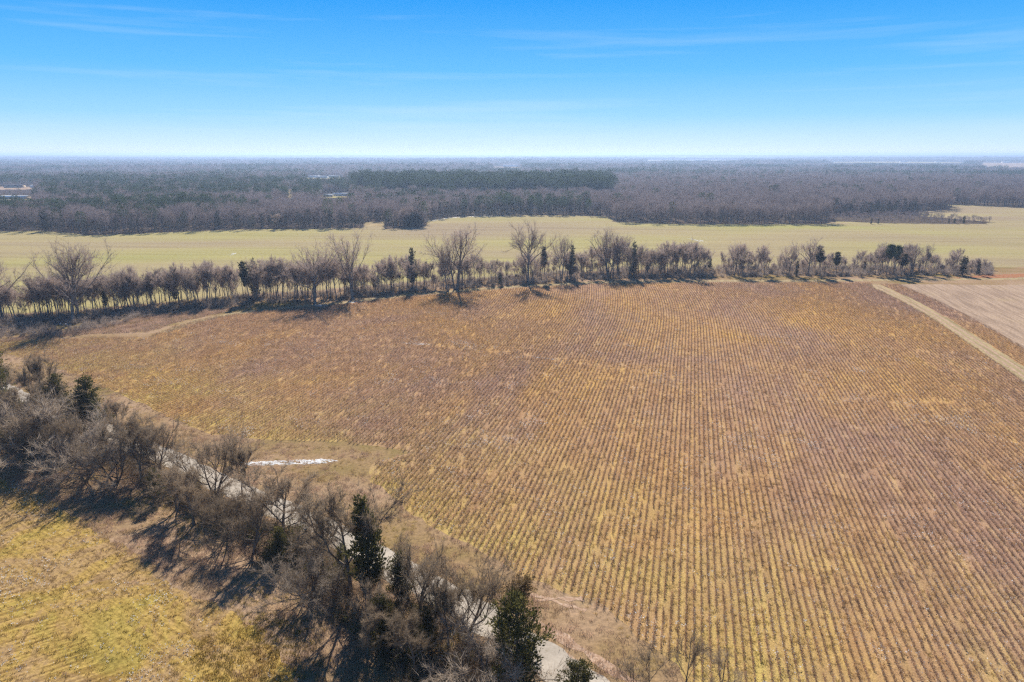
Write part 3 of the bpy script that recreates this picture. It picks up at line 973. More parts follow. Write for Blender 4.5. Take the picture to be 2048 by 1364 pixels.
FORE = [
    (8, 868, 708, 'C', 2, 1.25, 'dark green cedar at the left edge of the photo, above the pale twigs'),
    (122, 880, 752, 'C', 1, 1.15, 'bushy olive cedar rising behind the pale rounded bare tree'),
    (184, 876, 752, 'C', 0, 1.35, 'brownish olive cedar just right of the bushy olive cedar'),
    (318, 1000, 938, 'C', 1, 1.25, 'low dark evergreen on the shaded side of the hedge by a curved trunk'),
    (741, 1196, 990, 'C', 3, 1.0, 'tallest pointed dark cedar in the middle of the roadside hedge'),
    (806, 1232, 1110, 'C', 1, 1.0, 'shorter ragged cedar just right of the tallest pointed cedar'),
    (688, 1168, 1090, 'C', 1, 0.9, 'small dark evergreen left of the tallest pointed cedar, under bare limbs'),
    (1036, 1400, 1197, 'C', 2, 1.15, 'broad dark cedar overhanging the pale road near the photo bottom'),
    (1152, 1430, 1322, 'C', 1, 1.4, 'cedar top at the bottom edge between road and ditch'),
    (770, 1300, 1195, 'C', 2, 1.1, 'dark cedar in deep shade below the tallest pointed cedar'),
    (858, 1300, 1212, 'C', 1, 1.1, 'dark ragged cedar in shade left of the forked roadside tree'),
    (560, 1125, 1052, 'C', 1, 1.2, 'low dark evergreen below the spreading tree with thick low fork'),
    (985, 1240, 1128, 'R', 0, 1.0, 'rusty brown leafy tree leaning out over the road'),
    (52, 912, 775, 'P', 0, 0.9, 'pale grey spreading bare tree at the left edge below the dark cedar'),
    (92, 862, 705, 'B', 3, 0.6, 'thin hazy bare tree standing behind the pale spreading one at left'),
    (186, 942, 818, 'P', 1, 0.85, 'pale rounded bare tree with dense twigs in front of two cedars'),
    (243, 870, 796, 'B', 3, 0.9, 'small bare tree on the field side right of the brownish cedar'),
    (282, 962, 830, 'B', 0, 0.9, 'bare tree with twisted trunk just right of the pale rounded tree'),
    (312, 955, 838, 'B', 4, 0.75, 'curved twin-stemmed bare tree whose limb crosses the bright road gap'),
    (428, 992, 852, 'B', 2, 0.8, 'many-stemmed grey bare tree left of the white snow strip'),
    (487, 996, 888, 'B', 3, 0.75, 'slender bare tree in front of the left tip of the white strip'),
    (568, 1082, 936, 'B', 0, 1.1, 'spreading bare tree with thick low fork below the white strip'),
    (702, 1190, 968, 'B', 1, 0.85, 'tall vase-shaped bare tree just left of the tallest pointed cedar'),
    (836, 1232, 1066, 'B', 4, 0.75, 'leaning bare tree with fan-shaped crown over the field edge'),
    (926, 1278, 1112, 'B', 2, 0.85, 'forked bare tree with crooked limbs against the pale road'),
    (898, 1300, 1150, 'B', 3, 0.6, 'thin upright bare tree left of the forked roadside tree'),
    (975, 1390, 1250, 'P', 0, 0.8, 'pale twiggy bare tree in front of the broad dark cedar'),
    (648, 1160, 1052, 'B', 3, 0.8, 'small bare tree left of the vase-shaped tree, above dark shade'),
    (505, 1105, 985, 'B', 4, 0.95, 'bare bushy tree on the shady side left of the thick-forked tree'),
    (612, 1195, 1090, 'P', 1, 0.8, 'low bushy bare tree over deep shade left of the small dark evergreen'),
    (388, 1050, 935, 'B', 1, 1.0, 'bare bushy tree on the shady side below the many-stemmed grey tree'),
    (352, 1022, 925, 'B', 4, 0.9, 'low bare tree right of the low dark evergreen with curved trunk nearby'),
    (450, 1080, 970, 'B', 2, 0.8, 'low many-stemmed bare tree in the shady middle of the hedge'),
    (736, 1310, 1180, 'B', 0, 0.8, 'bare tree reaching out of the darkest shade below the tallest cedar'),
    (830, 1350, 1230, 'B', 1, 0.9, 'bare tree near the bottom edge left of the forked roadside tree'),
    (232, 965, 868, 'P', 0, 0.7, 'low pale bare tree tucked right of the pale rounded tree'),
    (30, 905, 748, 'B', 0, 1.0, 'full bare tree at the left edge in front of the dark green cedar'),
    (84, 915, 782, 'B', 4, 1.0, 'brown bare tree standing before the bushy olive cedar at left'),
    (148, 930, 812, 'B', 2, 0.85, 'many-stemmed bare tree left of the pale rounded tree, below two cedars'),
    (246, 950, 835, 'B', 1, 0.9, 'bare tree between the pale rounded tree and the twisted trunk'),
    (1368, 1410, 1268, 'S', 0, 1.0, 'bare forked sapling at the bottom edge in front of the crop rows'),
    (1302, 1410, 1285, 'S', 1, 1.1, 'thin bare sapling at the bottom edge left of the forked sapling'),
    (1440, 1430, 1300, 'S', 1, 1.0, 'thin bare sapling at the bottom edge right of the forked sapling'),
    (1265, 1420, 1318, 'S', 0, 1.2, 'small bare sapling at the bottom edge beside the pale ditch'),
]
KINDS = {'C': (CEDAR, 10.0, 'cedar_tree'), 'R': (RUSTY, 9.0, 'leafy_tree'), 'P': (PALE, 7.4, 'bare_tree'), 'B': (HEDGE, 10.2, 'bare_tree'), 'S': (SAPL, 8.0, 'sapling')}
for n, (u, vb, vt, k, var, wf, lab) in enumerate(FORE):
    protos, h0, nm = KINDS[k]
    x, y = G(u, vb)
    hh = height_at(u, vb, vt)
    s = hh / (0.4 * h0 + 0.6 * top_of(protos[var % len(protos)]))
    tl = (0, 0)
    if k == 'R':
        tl = (0.1, 0.5)
    r = np.random.default_rng(900 + n)
    place_tree(nm, protos[var % len(protos)], x, y, 0, r.uniform(0, 6.28) if k != 'R' else 0.0, s * wf * (1.2 if k in 'BP' else 1.0), s, lab, 'tree', None, tl)

# ---- the tree row between the two big fields
row_line = np.array([(-140, 668), (0, 648), (150, 640), (330, 622), (500, 604), (630, 598), (710, 590), (900, 573), (1060, 563), (1220, 552), (1500, 548), (1985, 545)], float)


def row_v(u):
    return np.interp(u, row_line[:, 0], row_line[:, 1])


ROWT = []     # u, base v, top v, kind, variant, width factor, landmark label or None
for u, vb, vt, var, wf, lab in [
        (8, 640, 508, 2, 0.95, 'tall bare tree cut by the left edge in the field row'),
        (146, 645, 480, 0, 1.05, 'wide tall bare tree, leftmost giant of the field row'),
        (158, 642, 476, 2, 0.8, 'tall straight bare tree whose trunk stands against the leftmost giant'),
        (630, 607, 467, 0, 0.95, 'tall fan-crowned bare tree, left one of the close pair of giants'),
        (707, 598, 461, 6, 0.85, 'tall upright bare tree, right one of the close pair of giants'),
        (896, 583, 488, 1, 0.7, 'slender leaning tall tree just left of the mid-row giant'),
        (911, 580, 449, 4, 1.05, 'tall bare giant with raised limbs near the middle of the row'),
        (1056, 568, 441, 5, 0.9, 'tallest lone bare tree rising above the row near its middle'),
        (1122, 560, 470, 4, 0.8, 'broad bare tree standing right of the tallest lone tree'),
        (1218, 554, 452, 3, 1.05, 'wide many-trunked bare giant left of the dark pointed cedar'),
        (1236, 553, 464, 4, 0.8, 'leaning bare tree right beside the many-trunked giant'),
        (1616, 552, 472, 5, 0.85, 'round-topped tall bare tree in the right third of the row'),
        (1575, 551, 485, 4, 0.75, 'vase-shaped bare tree left of the round-topped tall tree'),
        (1468, 551, 484, 4, 0.7, 'feathery bare tree left of the gap in the right half of the row'),
        (1822, 549, 488, 4, 0.9, 'broad bare tree just right of the dark pines in the row'),
        (1848, 548, 486, 2, 0.6, 'upright bare tree second to the right of the dark pines')]:
    ROWT.append((u, vb, vt, 'T', var, wf, lab))
for u, vb, vt, k, var, wf, lab in [
        (1267, 556, 484, 'C', 1, 1.0, 'dark pointed cedar right of the many-trunked giant'),
        (1925, 551, 512, 'C', 1, 1.7, 'round dark cedar near the right end of the row'),
        (824, 577, 496, 'C', 0, 1.1, 'spire-topped cedar left of the mid-row giant'),
        (1142, 559, 490, 'C', 0, 1.0, 'dark slim cedar right of the tallest lone bare tree'),
        (1088, 563, 492, 'C', 3, 0.8, 'slim dark cedar close right of the tallest lone bare tree'),
        (514, 596, 517, 'C', 1, 0.9, 'pointed dark cedar left of the close pair of giants'),
        (1000, 572, 545, 'C', 1, 1.2, 'small dark cedar left of the tallest lone bare tree'),
        (1592, 553, 522, 'C', 1, 1.1, 'small pyramid cedar between vase-shaped and round-topped trees'),
        (1772, 551, 488, 'P', 0, 1.1, 'dark flat-topped pine, left of the pair in the row'),
        (1788, 550, 490, 'P', 1, 1.1, 'dark flat-topped pine, right of the pair in the row'),
        (1802, 551, 508, 'C', 3, 1.4, 'dark bushy cedar under the pines of the row'),
        (1955, 550, 523, 'C', 1, 1.1, 'small dark cedar, last evergreen at the right end of the row'),
        (1640, 552, 491, 'C', 3, 1.3, 'dark bushy cedar right of the round-topped tall tree'),
        (1672, 553, 504, 'C', 3, 1.4, 'dark mushroom-shaped cedar before the gap in the row')]:
    ROWT.append((u, vb, vt, k, var, wf, lab))
r = np.random.default_rng(55)
u = 2.0
fill = []
while u < 1975:
    top = np.interp(u, [0, 60, 200, 300, 420, 560, 700, 820, 1000, 1120, 1250, 1400, 1450, 1560, 1700, 1720, 1830, 1880, 1985],
                    [545, 546, 536, 526, 516, 508, 510, 500, 505, 492, 484, 480, 492, 496, 512, 492, 486, 502, 518])
    vb = row_v(u) + r.uniform(-10, 5) - 9 * float(sstep(620, 420, u))
    k = 'S'
    if r.uniform() < (0.09 if 360 < u < 620 else 0.03):
        k = 'C'
    if not (1425 < u < 1440 or 1688 < u < 1703):
        fill.append((u, vb, top + (6 if u < 1150 else 0) + 7 * math.sin(u * 0.045) + 5 * math.sin(u * 0.13 + 1) + abs(r.normal(0, 13)) + (8 if k == 'C' else 0) + (28 if r.uniform() < 0.14 else 0), k, int(r.integers(0, 7)), r.uniform(0.7, 1.15), None))
    u += r.uniform(3.8, 9.0) * (0.78 if u > 1250 else 1.0)
ROWT += fill
ROWT.sort(key=lambda q: q[0])
marks = [(8, 'the left edge tree'), (146, 'the leftmost giant'), (630, 'the fan-crowned giant'), (911, 'the mid-row giant'), (1056, 'the tallest lone tree'),
         (1267, 'the dark pointed cedar'), (1616, 'the round-topped tall tree'), (1788, 'the dark pines'), (1925, 'the round dark cedar')]
cnt = {}
for n, (u, vb, vt, k, var, wf, lab) in enumerate(ROWT):
    protos, h0, nm = {'T': (TALL, 27.0, 'bare_tree'), 'S': (SLIM, 16.0, 'bare_tree'), 'C': (RCED, 14.0, 'cedar_tree'), 'P': (RPINE, 17.0, 'pine_tree')}[k]
    x, y = G(u, vb)
    s = height_at(u, vb, vt) / top_of(protos[var % len(protos)])
    if lab is None:
        left = [m for m in marks if m[0] <= u]
        word = 'slim bare tree' if k == 'S' else 'dark cedar'
        if left:
            mk = left[-1][1]
            cnt[(mk, word)] = cnt.get((mk, word), 0) + 1
            lab = '%s %s of the field row right of %s' % (nth(cnt[(mk, word)]), word, mk)
        else:
            lab = '%s of the field row beyond the left edge of the photo' % word
    rr = np.random.default_rng(3000 + n)
    place_tree(nm, protos[var % len(protos)], x, y, 0, rr.uniform(0, 6.28), s * wf, s, lab, 'tree', 'trees of the field row')

# ------------------------------------------------------------------ scattered stuff
LIB = {}


def lib(name, mesh):
    return bpy.data.objects.new(name, mesh)


def scatter(name, P, rz, sc, idx, protos, label=None, cat=None, kind='stuff'):
    """many small plants as one object: every point carries one of the prototypes"""
    me = bpy.data.meshes.new(name)
    n = len(P)
    me.vertices.add(n)
    me.vertices.foreach_set('co', np.ascontiguousarray(P, dtype=np.float32).ravel())
    for nm, ty, arr in (('rz', 'FLOAT_VECTOR', np.c_[np.zeros((n, 2)), rz]), ('sc', 'FLOAT_VECTOR', sc), ('pi', 'INT', idx)):
        a = me.attributes.new(nm, ty, 'POINT')
        a.data.foreach_set('vector' if ty != 'INT' else 'value', np.ascontiguousarray(arr, dtype=np.int32 if ty == 'INT' else np.float32).ravel())
    o = mobj(name, me)
    col = bpy.data.collections.new(name + '_kinds')
    for i, p in enumerate(protos):
        ob = bpy.data.objects.new('%s_kind_%02d' % (name, i), p)
        col.objects.link(ob)
    ng = bpy.data.node_groups.new(name + '_nodes', 'GeometryNodeTree')
    ng.interface.new_socket('Geometry', in_out='INPUT', socket_type='NodeSocketGeometry')
    ng.interface.new_socket('Geometry', in_out='OUTPUT', socket_type='NodeSocketGeometry')
    gi, go = ng.nodes.new('NodeGroupInput'), ng.nodes.new('NodeGroupOutput')
    ci = ng.nodes.new('GeometryNodeCollectionInfo')
    ci.inputs['Collection'].default_value = col
    ci.inputs['Separate Children'].default_value = True
    ci.inputs['Reset Children'].default_value = True
    ip = ng.nodes.new('GeometryNodeInstanceOnPoints')
    ip.inputs['Pick Instance'].default_value = True
    mp = ng.nodes.new('GeometryNodeMeshToPoints')

    def attr(nm, ty):
        a = ng.nodes.new('GeometryNodeInputNamedAttribute')
        a.data_type = ty
        a.inputs['Name'].default_value = nm
        return a.outputs['Attribute']

    L = ng.links.new
    L(gi.outputs[0], mp.inputs['Mesh'])
    L(mp.outputs[0], ip.inputs['Points'])
    L(ci.outputs[0], ip.inputs['Instance'])
    L(attr('pi', 'INT'), ip.inputs['Instance Index'])
    e2r = ng.nodes.new('FunctionNodeEulerToRotation')
    L(attr('rz', 'FLOAT_VECTOR'), e2r.inputs[0])
    L(e2r.outputs[0], ip.inputs['Rotation'])
    L(attr('sc', 'FLOAT_VECTOR'), ip.inputs['Scale'])
    L(ip.outputs[0], go.inputs[0])
    md = o.modifiers.new('scatter', 'NODES')
    md.node_group = ng
    return tag(o, label, cat, None, kind)


# ---- the cotton rows
def stalk_run(seed, lint):
    """two metres of a row of dead cotton plants, along +Y"""
    rng = np.random.default_rng(seed)
    b = MB()
    for i in range(12):
        y = -1.0 + (i + rng.uniform(0, 1)) / 12 * 2.0
        x = rng.normal(0, 0.035)
        h = rng.uniform(0.45, 0.9)
        d0 = np.array([rng.normal(0, 0.12), rng.normal(0, 0.12), 1.0])
        b.blades([[x, y, 0]], [d0], h, 0.045, rng)
        n = 9
        t = rng.uniform(0.2, 0.9, n)
        p = np.array([x, y, 0]) + unit(d0) * (t * h)[:, None]
        a = rng.uniform(0, 6.28, n)
        d = np.c_[np.cos(a), np.sin(a), rng.uniform(0.3, 1.3, n)]
        b.blades(p, d, rng.uniform(0.18, 0.36, n), 0.034, rng)
        n = 4
        p = np.array([x, y, 0]) + rng.normal(0, 0.14, (n, 3)) * [1, 1, 0] + np.c_[np.zeros((n, 2)), rng.uniform(0.2, 0.9, n) * h]
        b.leaves(p, rng.normal(0, 1, (n, 3)), 0.09, 0.08, rng, 2)
        if rng.uniform() < lint:
            n = int(rng.integers(1, 4))
            p = np.array([x, y, 0]) + rng.normal(0, 0.16, (n, 3)) * [1, 1, 0] + np.c_[np.zeros((n, 2)), rng.uniform(0.1, 0.9, n) * h]
            b.leaves(p, rng.normal(0, 1, (n, 3)), rng.uniform(0.07, 0.13, n), 0.09, rng, 1)
    return b.mesh('stalk_run', [M['stalk'], M['lint'], M['husk']])


RUNS = [stalk_run(i, l) for i, l in enumerate([0.05, 0.15, 0.3, 0.5, 1.0])]
SPX = 0.965 / math.cos(math.radians(14.5))


def crop_points(poly, step=1.9):
    y = np.arange(50, 315, step)
    x0 = np.arange(-330, 330, SPX)
    X0, Y = np.meshgrid(x0, y)
    Y = Y + RNG.uniform(-0.4, 0.4, Y.shape)
    P = np.stack([(X0 + F(Y)).ravel(), Y.ravel()], -1)
    P = P[inside(P, poly)]
    P = P[np.abs(P[:, 0]) < 0.80 * P[:, 1] + 25]
    return P


P = np.concatenate([crop_points(crop_poly), crop_points(crop2_poly)])
thin = wav(P[:, 0], P[:, 1] * 0.7, 46, 0.7) + 0.6 * wav(P[:, 0], P[:, 1], 17, 2.0)
DRAIN = GP([(560, 668), (700, 676), (840, 687), (960, 700), (1120, 718), (1260, 738), (1380, 765), (1500, 788), (1650, 798), (1800, 806), (2100, 800)])
drain = sstep(2.6, 0.6, dist_line(P, DRAIN) + 0.8 * wav(P[:, 0], P[:, 1], 9, 1.0))
rowid = np.round((P[:, 0] - F(P[:, 1]) + 330) / SPX).astype(int)
rowf = np.random.default_rng(12).uniform(0, 0.05, 2000)[np.clip(rowid, 0, 1999)] + 0.10 * np.isin(rowid % 24, (7, 9))
P = P[(RNG.uniform(size=len(P)) < 0.985 - 0.14 * sstep(0.5, 1.2, thin) - 0.38 * drain - rowf)]
thin = wav(P[:, 0], P[:, 1] * 0.7, 46, 0.7)
lintf = wav(P[:, 0] * 0.8, P[:, 1], 38, 4.0) + 0.7 * wav(P[:, 0], P[:, 1], 13, 1.0)
for (u_, v_, r_) in ((1955, 832, 7), (1990, 806, 5), (1325, 762, 6), (1605, 797, 5), (1440, 930, 3), (1700, 1250, 4), (1560, 1290, 4), (1420, 1235, 3), (1240, 1250, 3), (860, 905, 5),
                     (790, 905, 4), (1640, 1060, 4), (1820, 620, 5), (1500, 612, 5), (830, 688, 4), (1100, 717, 4), (1900, 1180, 4), (640, 905, 3), (760, 980, 4)):
    lintf = lintf + 1.6 * np.exp(-((P - np.array(G(u_, v_))) ** 2).sum(1) / r_ ** 2)
q = RNG.uniform(size=len(P))
idx = np.where(q < 0.34, 0, np.where(q < 0.66, 1, np.where(q < 0.88, 2, 3)))
idx = np.where((lintf > 1.02) & (RNG.uniform(size=len(P)) < 0.6), 4, idx)
sz = RNG.uniform(0.82, 1.12, len(P)) * (1.0 - 0.22 * sstep(0.2, 1.0, thin))
head = -np.interp(P[:, 1], YT, AZT) + np.where(RNG.uniform(size=len(P)) < 0.5, 0, np.pi)
scatter('cotton_stalks', np.c_[P, np.full(len(P), 0.008)], head + RNG.normal(0, 0.03, len(P)), np.c_[RNG.uniform(0.9, 1.15, len(P)), np.ones(len(P)) * 1.04, sz * 0.9],
        idx, RUNS, 'rows of dead brown cotton stalks filling the big field', 'crop')


def tuft(seed, n, h, spread, w, mat):
    rng = np.random.default_rng(seed)
    b = MB()
    p = np.c_[rng.normal(0, spread, (n, 2)), np.zeros(n)]
    d = np.c_[rng.normal(0, 0.45, (n, 2)), np.ones(n)]
    b.blades(p, d, h * rng.uniform(0.5, 1.2, n), w, rng)
    return b.mesh('tuft', M[mat])


WEEDS = [tuft(i, 26, 0.30, 0.22, 0.045, 'weed') for i in range(4)]
STRAW = [tuft(20 + i, 36, 0.55, 0.30, 0.04, 'straw') for i in range(4)]


def scatter_area(poly, step, keep, seed, xl=0.80):
    rng = np.random.default_rng(seed)
    lo, hi = poly.min(0), poly.max(0)
    X, Y = np.meshgrid(np.arange(lo[0], hi[0], step), np.arange(lo[1], hi[1], step))
    P = np.stack([X.ravel(), Y.ravel()], -1) + rng.uniform(-0.5, 0.5, (X.size, 2)) * step
    P = P[(np.abs(P[:, 0]) < xl * P[:, 1] + 25) & (P[:, 1] > 45)]
    P = P[inside(P, poly)]
    return P[rng.uniform(size=len(P)) < keep(P[:, 0], P[:, 1])]


def simple_scatter(name, P, protos, smin, smax, label, cat, seed, z=0.0, kind='stuff', idx=None):
    rng = np.random.default_rng(seed)
    n = len(P)
    s = rng.uniform(smin, smax, n)
    zz = np.full(n, z) if np.ndim(z) == 0 else z
    return scatter(name, np.c_[P, zz], rng.uniform(0, 6.28, n), np.c_[s, s, s * rng.uniform(0.8, 1.2, n)], rng.integers(0, len(protos), n) if idx is None else idx, protos, label, cat, kind)


# yellow weeds between the rows, thicker where the crop is thin
P = crop_points(crop_poly, 1.1)
P = P + np.c_[SPX / 2 + RNG.normal(0, 0.12, len(P)), RNG.uniform(-0.5, 0.5, len(P))]
g = wav(P[:, 0], P[:, 1] * 0.7, 60, 2.7) + 0.5 * wav(P[:, 0], P[:, 1], 21, 0.3)
near_edge = sstep(30, 5, dist_line(P, GP(bot_px[3:])))
P = P[RNG.uniform(size=len(P)) < np.clip(0.38 + 0.30 * g + 0.5 * near_edge, 0.10, 0.95)]
simple_scatter('row_weeds', P, WEEDS, 0.7, 1.3, 'dry yellow weeds growing between the cotton rows', 'weeds', 5, 0.008)

# verge grass: pinkish straw along hedge, road, ditch and the reedy corner by the row
HEDGE_LINE = GP([(-200, 800), (0, 880), (120, 915), (220, 945), (320, 990), (420, 1040), (520, 1095), (620, 1150), (720, 1215), (820, 1290), (900, 1340), (1000, 1420)])
near_poly = GP([(-400, 720), (0, 700), (200, 770), (350, 840), (520, 880), (760, 905), (740, 965), (900, 1070), (1010, 1135), (1160, 1190), (1330, 1310), (1560, 1500), (-300, 1500), (-500, 900)])


def keep_straw(x, y):
    P = np.stack([x, y], -1)
    d = dist_line(P, HEDGE_LINE)
    dr = dist_line(P, ROAD)
    inl = inside(P, left_poly)
    k = np.where(inl, 0.04, 0.42 + 0.3 * wav(x, y, 14, 1.0))
    return np.where(dr < 2.7, 0.0, k) * (0.4 + 0.6 * sstep(26, 3, d))


P = scatter_area(near_poly, 0.55, keep_straw, 31)
gsel = (wav(P[:, 0], P[:, 1], 23, 1.7) + 0.6 * wav(P[:, 0], P[:, 1], 8, 0.4) + RNG.normal(0, 0.35, len(P))) > 0.35
simple_scatter('dead_grass', P, STRAW + WEEDS, 0.6, 1.3, 'pinkish and yellow dead grass along the roadside hedge', 'grass', 32, 0.01, idx=np.where(gsel, 4, 0) + RNG.integers(0, 4, len(P)))
corner = GP([(-60, 690), (60, 672), (180, 655), (300, 632), (430, 618), (520, 612), (470, 620), (352, 645), (300, 664), (180, 668)])
P = scatter_area(corner, 0.8, lambda x, y: 0.8 + 0 * x, 33)
simple_scatter('reedy_grass', P, STRAW, 1.0, 1.9, 'pinkish reedy grass in the corner below the tree row', 'grass', 34, 0.01)

# stubble rows of the near-left field
STUB = [tuft(40 + i, 22, 0.20, 0.20, 0.05, 'stub') for i in range(3)]
b = MB()
rg = np.random.default_rng(3)
b.leaves(np.c_[rg.normal(0, 0.33, (7, 2)), rg.uniform(0.03, 0.2, 7)], rg.normal(0, 1, (7, 3)), 0.16, 0.13, rg)
LINT = [b.mesh('lint', M['lint'])]
P = scatter_area(left_poly, 0.62, lambda x, y: 0.5 + 0.45 * np.sin((x * math.cos(math.radians(57)) - y * math.sin(math.radians(57))) * 6.283 / 0.97) + 0.2 * wav(x, y, 9, 2), 41)
simple_scatter('stubble', P, STUB, 0.6, 1.3, 'golden stubble and weeds in the field beside the hedge', 'stubble', 42, 0.008)
pc = patch_poly.mean(0)
P = scatter_area(pc + (patch_poly - pc) * 1.25, 0.5, lambda x, y: 0.8 * sstep(1.15, 0.55, np.hypot((x - pc[0]) / 9.0, (y - pc[1]) / 9.0) + 0.3 * wav(x, y, 5, 1.0)), 47)
simple_scatter('rank_grass', P, [tuft(48 + i, 26, 0.28, 0.22, 0.05, 'olive_tuft') for i in range(3)], 0.6, 1.4, 'olive and rusty rank grass at the lower end of the near field', 'grass', 48, 0.01)
P = scatter_area(left_poly, 0.8, lambda x, y: np.clip(0.08 + 0.75 * sstep(0.15, 0.8, wav(x, y * 0.6, 17, 3.0) + 0.5 * wav(x, y, 5, 1.0)), 0, 0.9), 43)
simple_scatter('cotton_lint', P, LINT, 0.6, 1.4, 'white cotton lint left in the near stubble field', 'cotton', 44, 0.01)

P = scatter_area(crop_poly, 1.0, lambda x, y: np.clip(0.06 + 0.55 * sstep(0.45, 1.2, wav(x * 0.8, y, 38, 4.0) + 0.7 * wav(x, y, 13, 1.0)), 0, 0.6) * sstep(290, 130, y), 45)
simple_scatter('field_lint', P, LINT, 0.8, 1.6, 'white cotton lint flecks scattered through the crop rows', 'cotton', 46, 0.25)

# ---- brush: under the hedge and along the foot of the tree row
SHRUB = [shrub(60 + i, h, w, 420, lv, mt) for i, (h, w, lv, mt) in enumerate([
    (2.0, 1.5, 60, ('brush', 'brush_leaf')), (2.6, 1.6, 30, ('twig', 'brush_leaf')), (1.6, 1.6, 160, ('brush', 'brush_leaf')), (2.2, 1.5, 150, ('brush', 'green_leaf')), (3.0, 1.6, 10, ('twig', 'brush_leaf')), (2.6, 1.5, 650, ('brush', 'cedar'))])]
ROWSHRUB = [shrub(80 + i, h, w, 380, lv, ('row_brush', 'row_litter')) for i, (h, w, lv) in enumerate([(2.0, 1.6, 60), (2.6, 1.6, 20), (1.6, 1.6, 120), (3.0, 1.6, 10)])]
HW = GP([(-200, 760), (0, 812), (110, 858), (220, 905), (320, 935), (410, 962), (500, 1012), (600, 1062), (700, 1120), (800, 1180), (900, 1230), (1000, 1300), (1090, 1400),
         (820, 1400), (760, 1310), (650, 1205), (540, 1130), (440, 1065), (350, 1010), (260, 955), (130, 920), (0, 905), (-200, 850)])
P = scatter_area(HW, 1.5, lambda x, y: 0.62 + 0.3 * wav(x, y, 13, 0.5), 51)
RB = GP([(-200, 660), (0, 735), (110, 790), (230, 835), (330, 885), (440, 930), (500, 965), (400, 965), (300, 930), (200, 895), (100, 865), (0, 820), (-200, 770)])
P = np.concatenate([P, scatter_area(RB, 1.7, lambda x, y: 0.45 + 0.4 * wav(x, y, 11, 2.5), 55)])
P = P[dist_line(P, ROAD) > 3.0]
side = sstep(-3, 8, dist_line(P, ROAD) - 6)
dark = (RNG.uniform(size=len(P)) < 0.16 + 0.34 * side) & (wav(P[:, 0], P[:, 1], 16, 2.0) > -0.35)
simple_scatter('hedge_undergrowth', P, SHRUB, 0.6, 1.35, 'brown brush and dark brambles filling the foot of the roadside hedge', 'undergrowth', 52, idx=np.where(dark, 5, RNG.integers(0, 5, len(P))))
def combine(pair):
    """trunk and crown of a tree as one mesh, for the crowded second rank of the row"""
    vs, fs, ms, n = [], [], [], 0
    for k, me in enumerate(pair):
        v = np.zeros(len(me.vertices) * 3, np.float32)
        me.vertices.foreach_get('co', v)
        f = np.zeros(len(me.loops), np.int32)
        me.loops.foreach_get('vertex_index', f)
        vs.append(v.reshape(-1, 3)); fs.append(f.reshape(-1, 3) + n); ms.append(np.full(len(me.polygons), k))
        n += len(me.vertices)
    return mesh_from('thicket_tree', np.concatenate(vs), np.concatenate(fs), [pair[0].materials[0], pair[1].materials[0]], False, np.concatenate(ms))


tr_ = np.random.default_rng(88)
tu = np.sort(tr_.uniform(-40, 1978, 300))
tu = tu[~(((tu > 1428) & (tu < 1440)) | ((tu > 1690) & (tu < 1702)))]
tv = row_v(tu) + tr_.uniform(-13, 2, len(tu)) - 9 * sstep(620, 420, tu)
ttop = np.interp(tu, [0, 60, 200, 300, 420, 560, 700, 820, 1000, 1120, 1250, 1400, 1450, 1560, 1700, 1720, 1830, 1880, 1985],
                 [552, 552, 545, 536, 528, 522, 524, 514, 518, 506, 496, 492, 504, 508, 520, 504, 500, 512, 526]) + np.abs(tr_.normal(0, 24, len(tu)))
ttop = np.minimum(ttop, tv - 18)
th = np.array([height_at(a, b_, c_) for a, b_, c_ in zip(tu, tv, ttop)]) / 16.0
P = GP(np.c_[tu, tv])
tw_ = th * tr_.uniform(0.75, 1.2, len(tu))
scatter('row_thicket', np.c_[P, np.zeros(len(P))], tr_.uniform(0, 6.28, len(P)), np.c_[tw_, tw_, th], tr_.integers(0, 7, len(P)), [combine(p) for p in SLIM],
        'crowded thin bare trees filling the gaps along the field tree row', 'thicket')
RF = np.concatenate([GP([(a, b_ + (6 + 24 * float(sstep(340, 150, a)))) for a, b_ in row_line]), GP([(a, b_ - 14) for a, b_ in row_line[::-1]])])
P = scatter_area(RF, 1.75, lambda x, y: 0.55 + 0.4 * wav(x, y, 20, 0.5), 53, 0.9)
simple_scatter('row_undergrowth', P, ROWSHRUB, 0.45, 1.15, 'grey brown brush along the foot of the field tree row', 'undergrowth', 54)

# ---- patches of leftover snow
def snow_patch(px, label, z=0.03, size=(0.7, 2.0), fill=1.5, seed=0):
    """melting snow: many thin overlapping crusts with grass showing between"""
    rng = np.random.default_rng(seed)
    poly = GP(px)
    lo, hi = poly.min(0), poly.max(0)
    x, y = poly.T
    area = abs(np.dot(x, np.roll(y, 1)) - np.dot(y, np.roll(x, 1))) / 2
    n = int(fill * area / (size[0] * size[1] * 0.22)) + 6
    Q = rng.uniform(lo, hi, (n * 30, 2))
    Q = Q[inside(Q, poly)][:n]
    b = MB()
    d0 = poly[np.argmax(x)] - poly[np.argmin(x)]
    a0 = math.atan2(d0[1], d0[0])
    for q in Q:
        k = int(rng.integers(6, 10))
        th = np.sort(rng.uniform(0, 6.28, k))
        L, w = rng.uniform(*size), rng.uniform(0.12, 0.32) * size[1]
        e = np.c_[np.cos(th) * L / 2, np.sin(th) * w / 2] * rng.uniform(0.6, 1.1, (k, 1))
        a = a0 + rng.normal(0, 0.25)
        e = e @ np.array([[math.cos(a), math.sin(a)], [-math.sin(a), math.cos(a)]]) + q
        zz = z + rng.uniform(0.0, 0.02)
        v = np.concatenate([[[q[0], q[1], zz + 0.04]], np.c_[e, np.full(k, zz - 0.02)]])
        b.add(v, [(0, 1 + t, 1 + (t + 1) % k) for t in range(k)])
    return tag(mobj('snow_patch', b.mesh('snow_patch', M['snow'])), label, 'snow patch', 'patches of white on the ground')


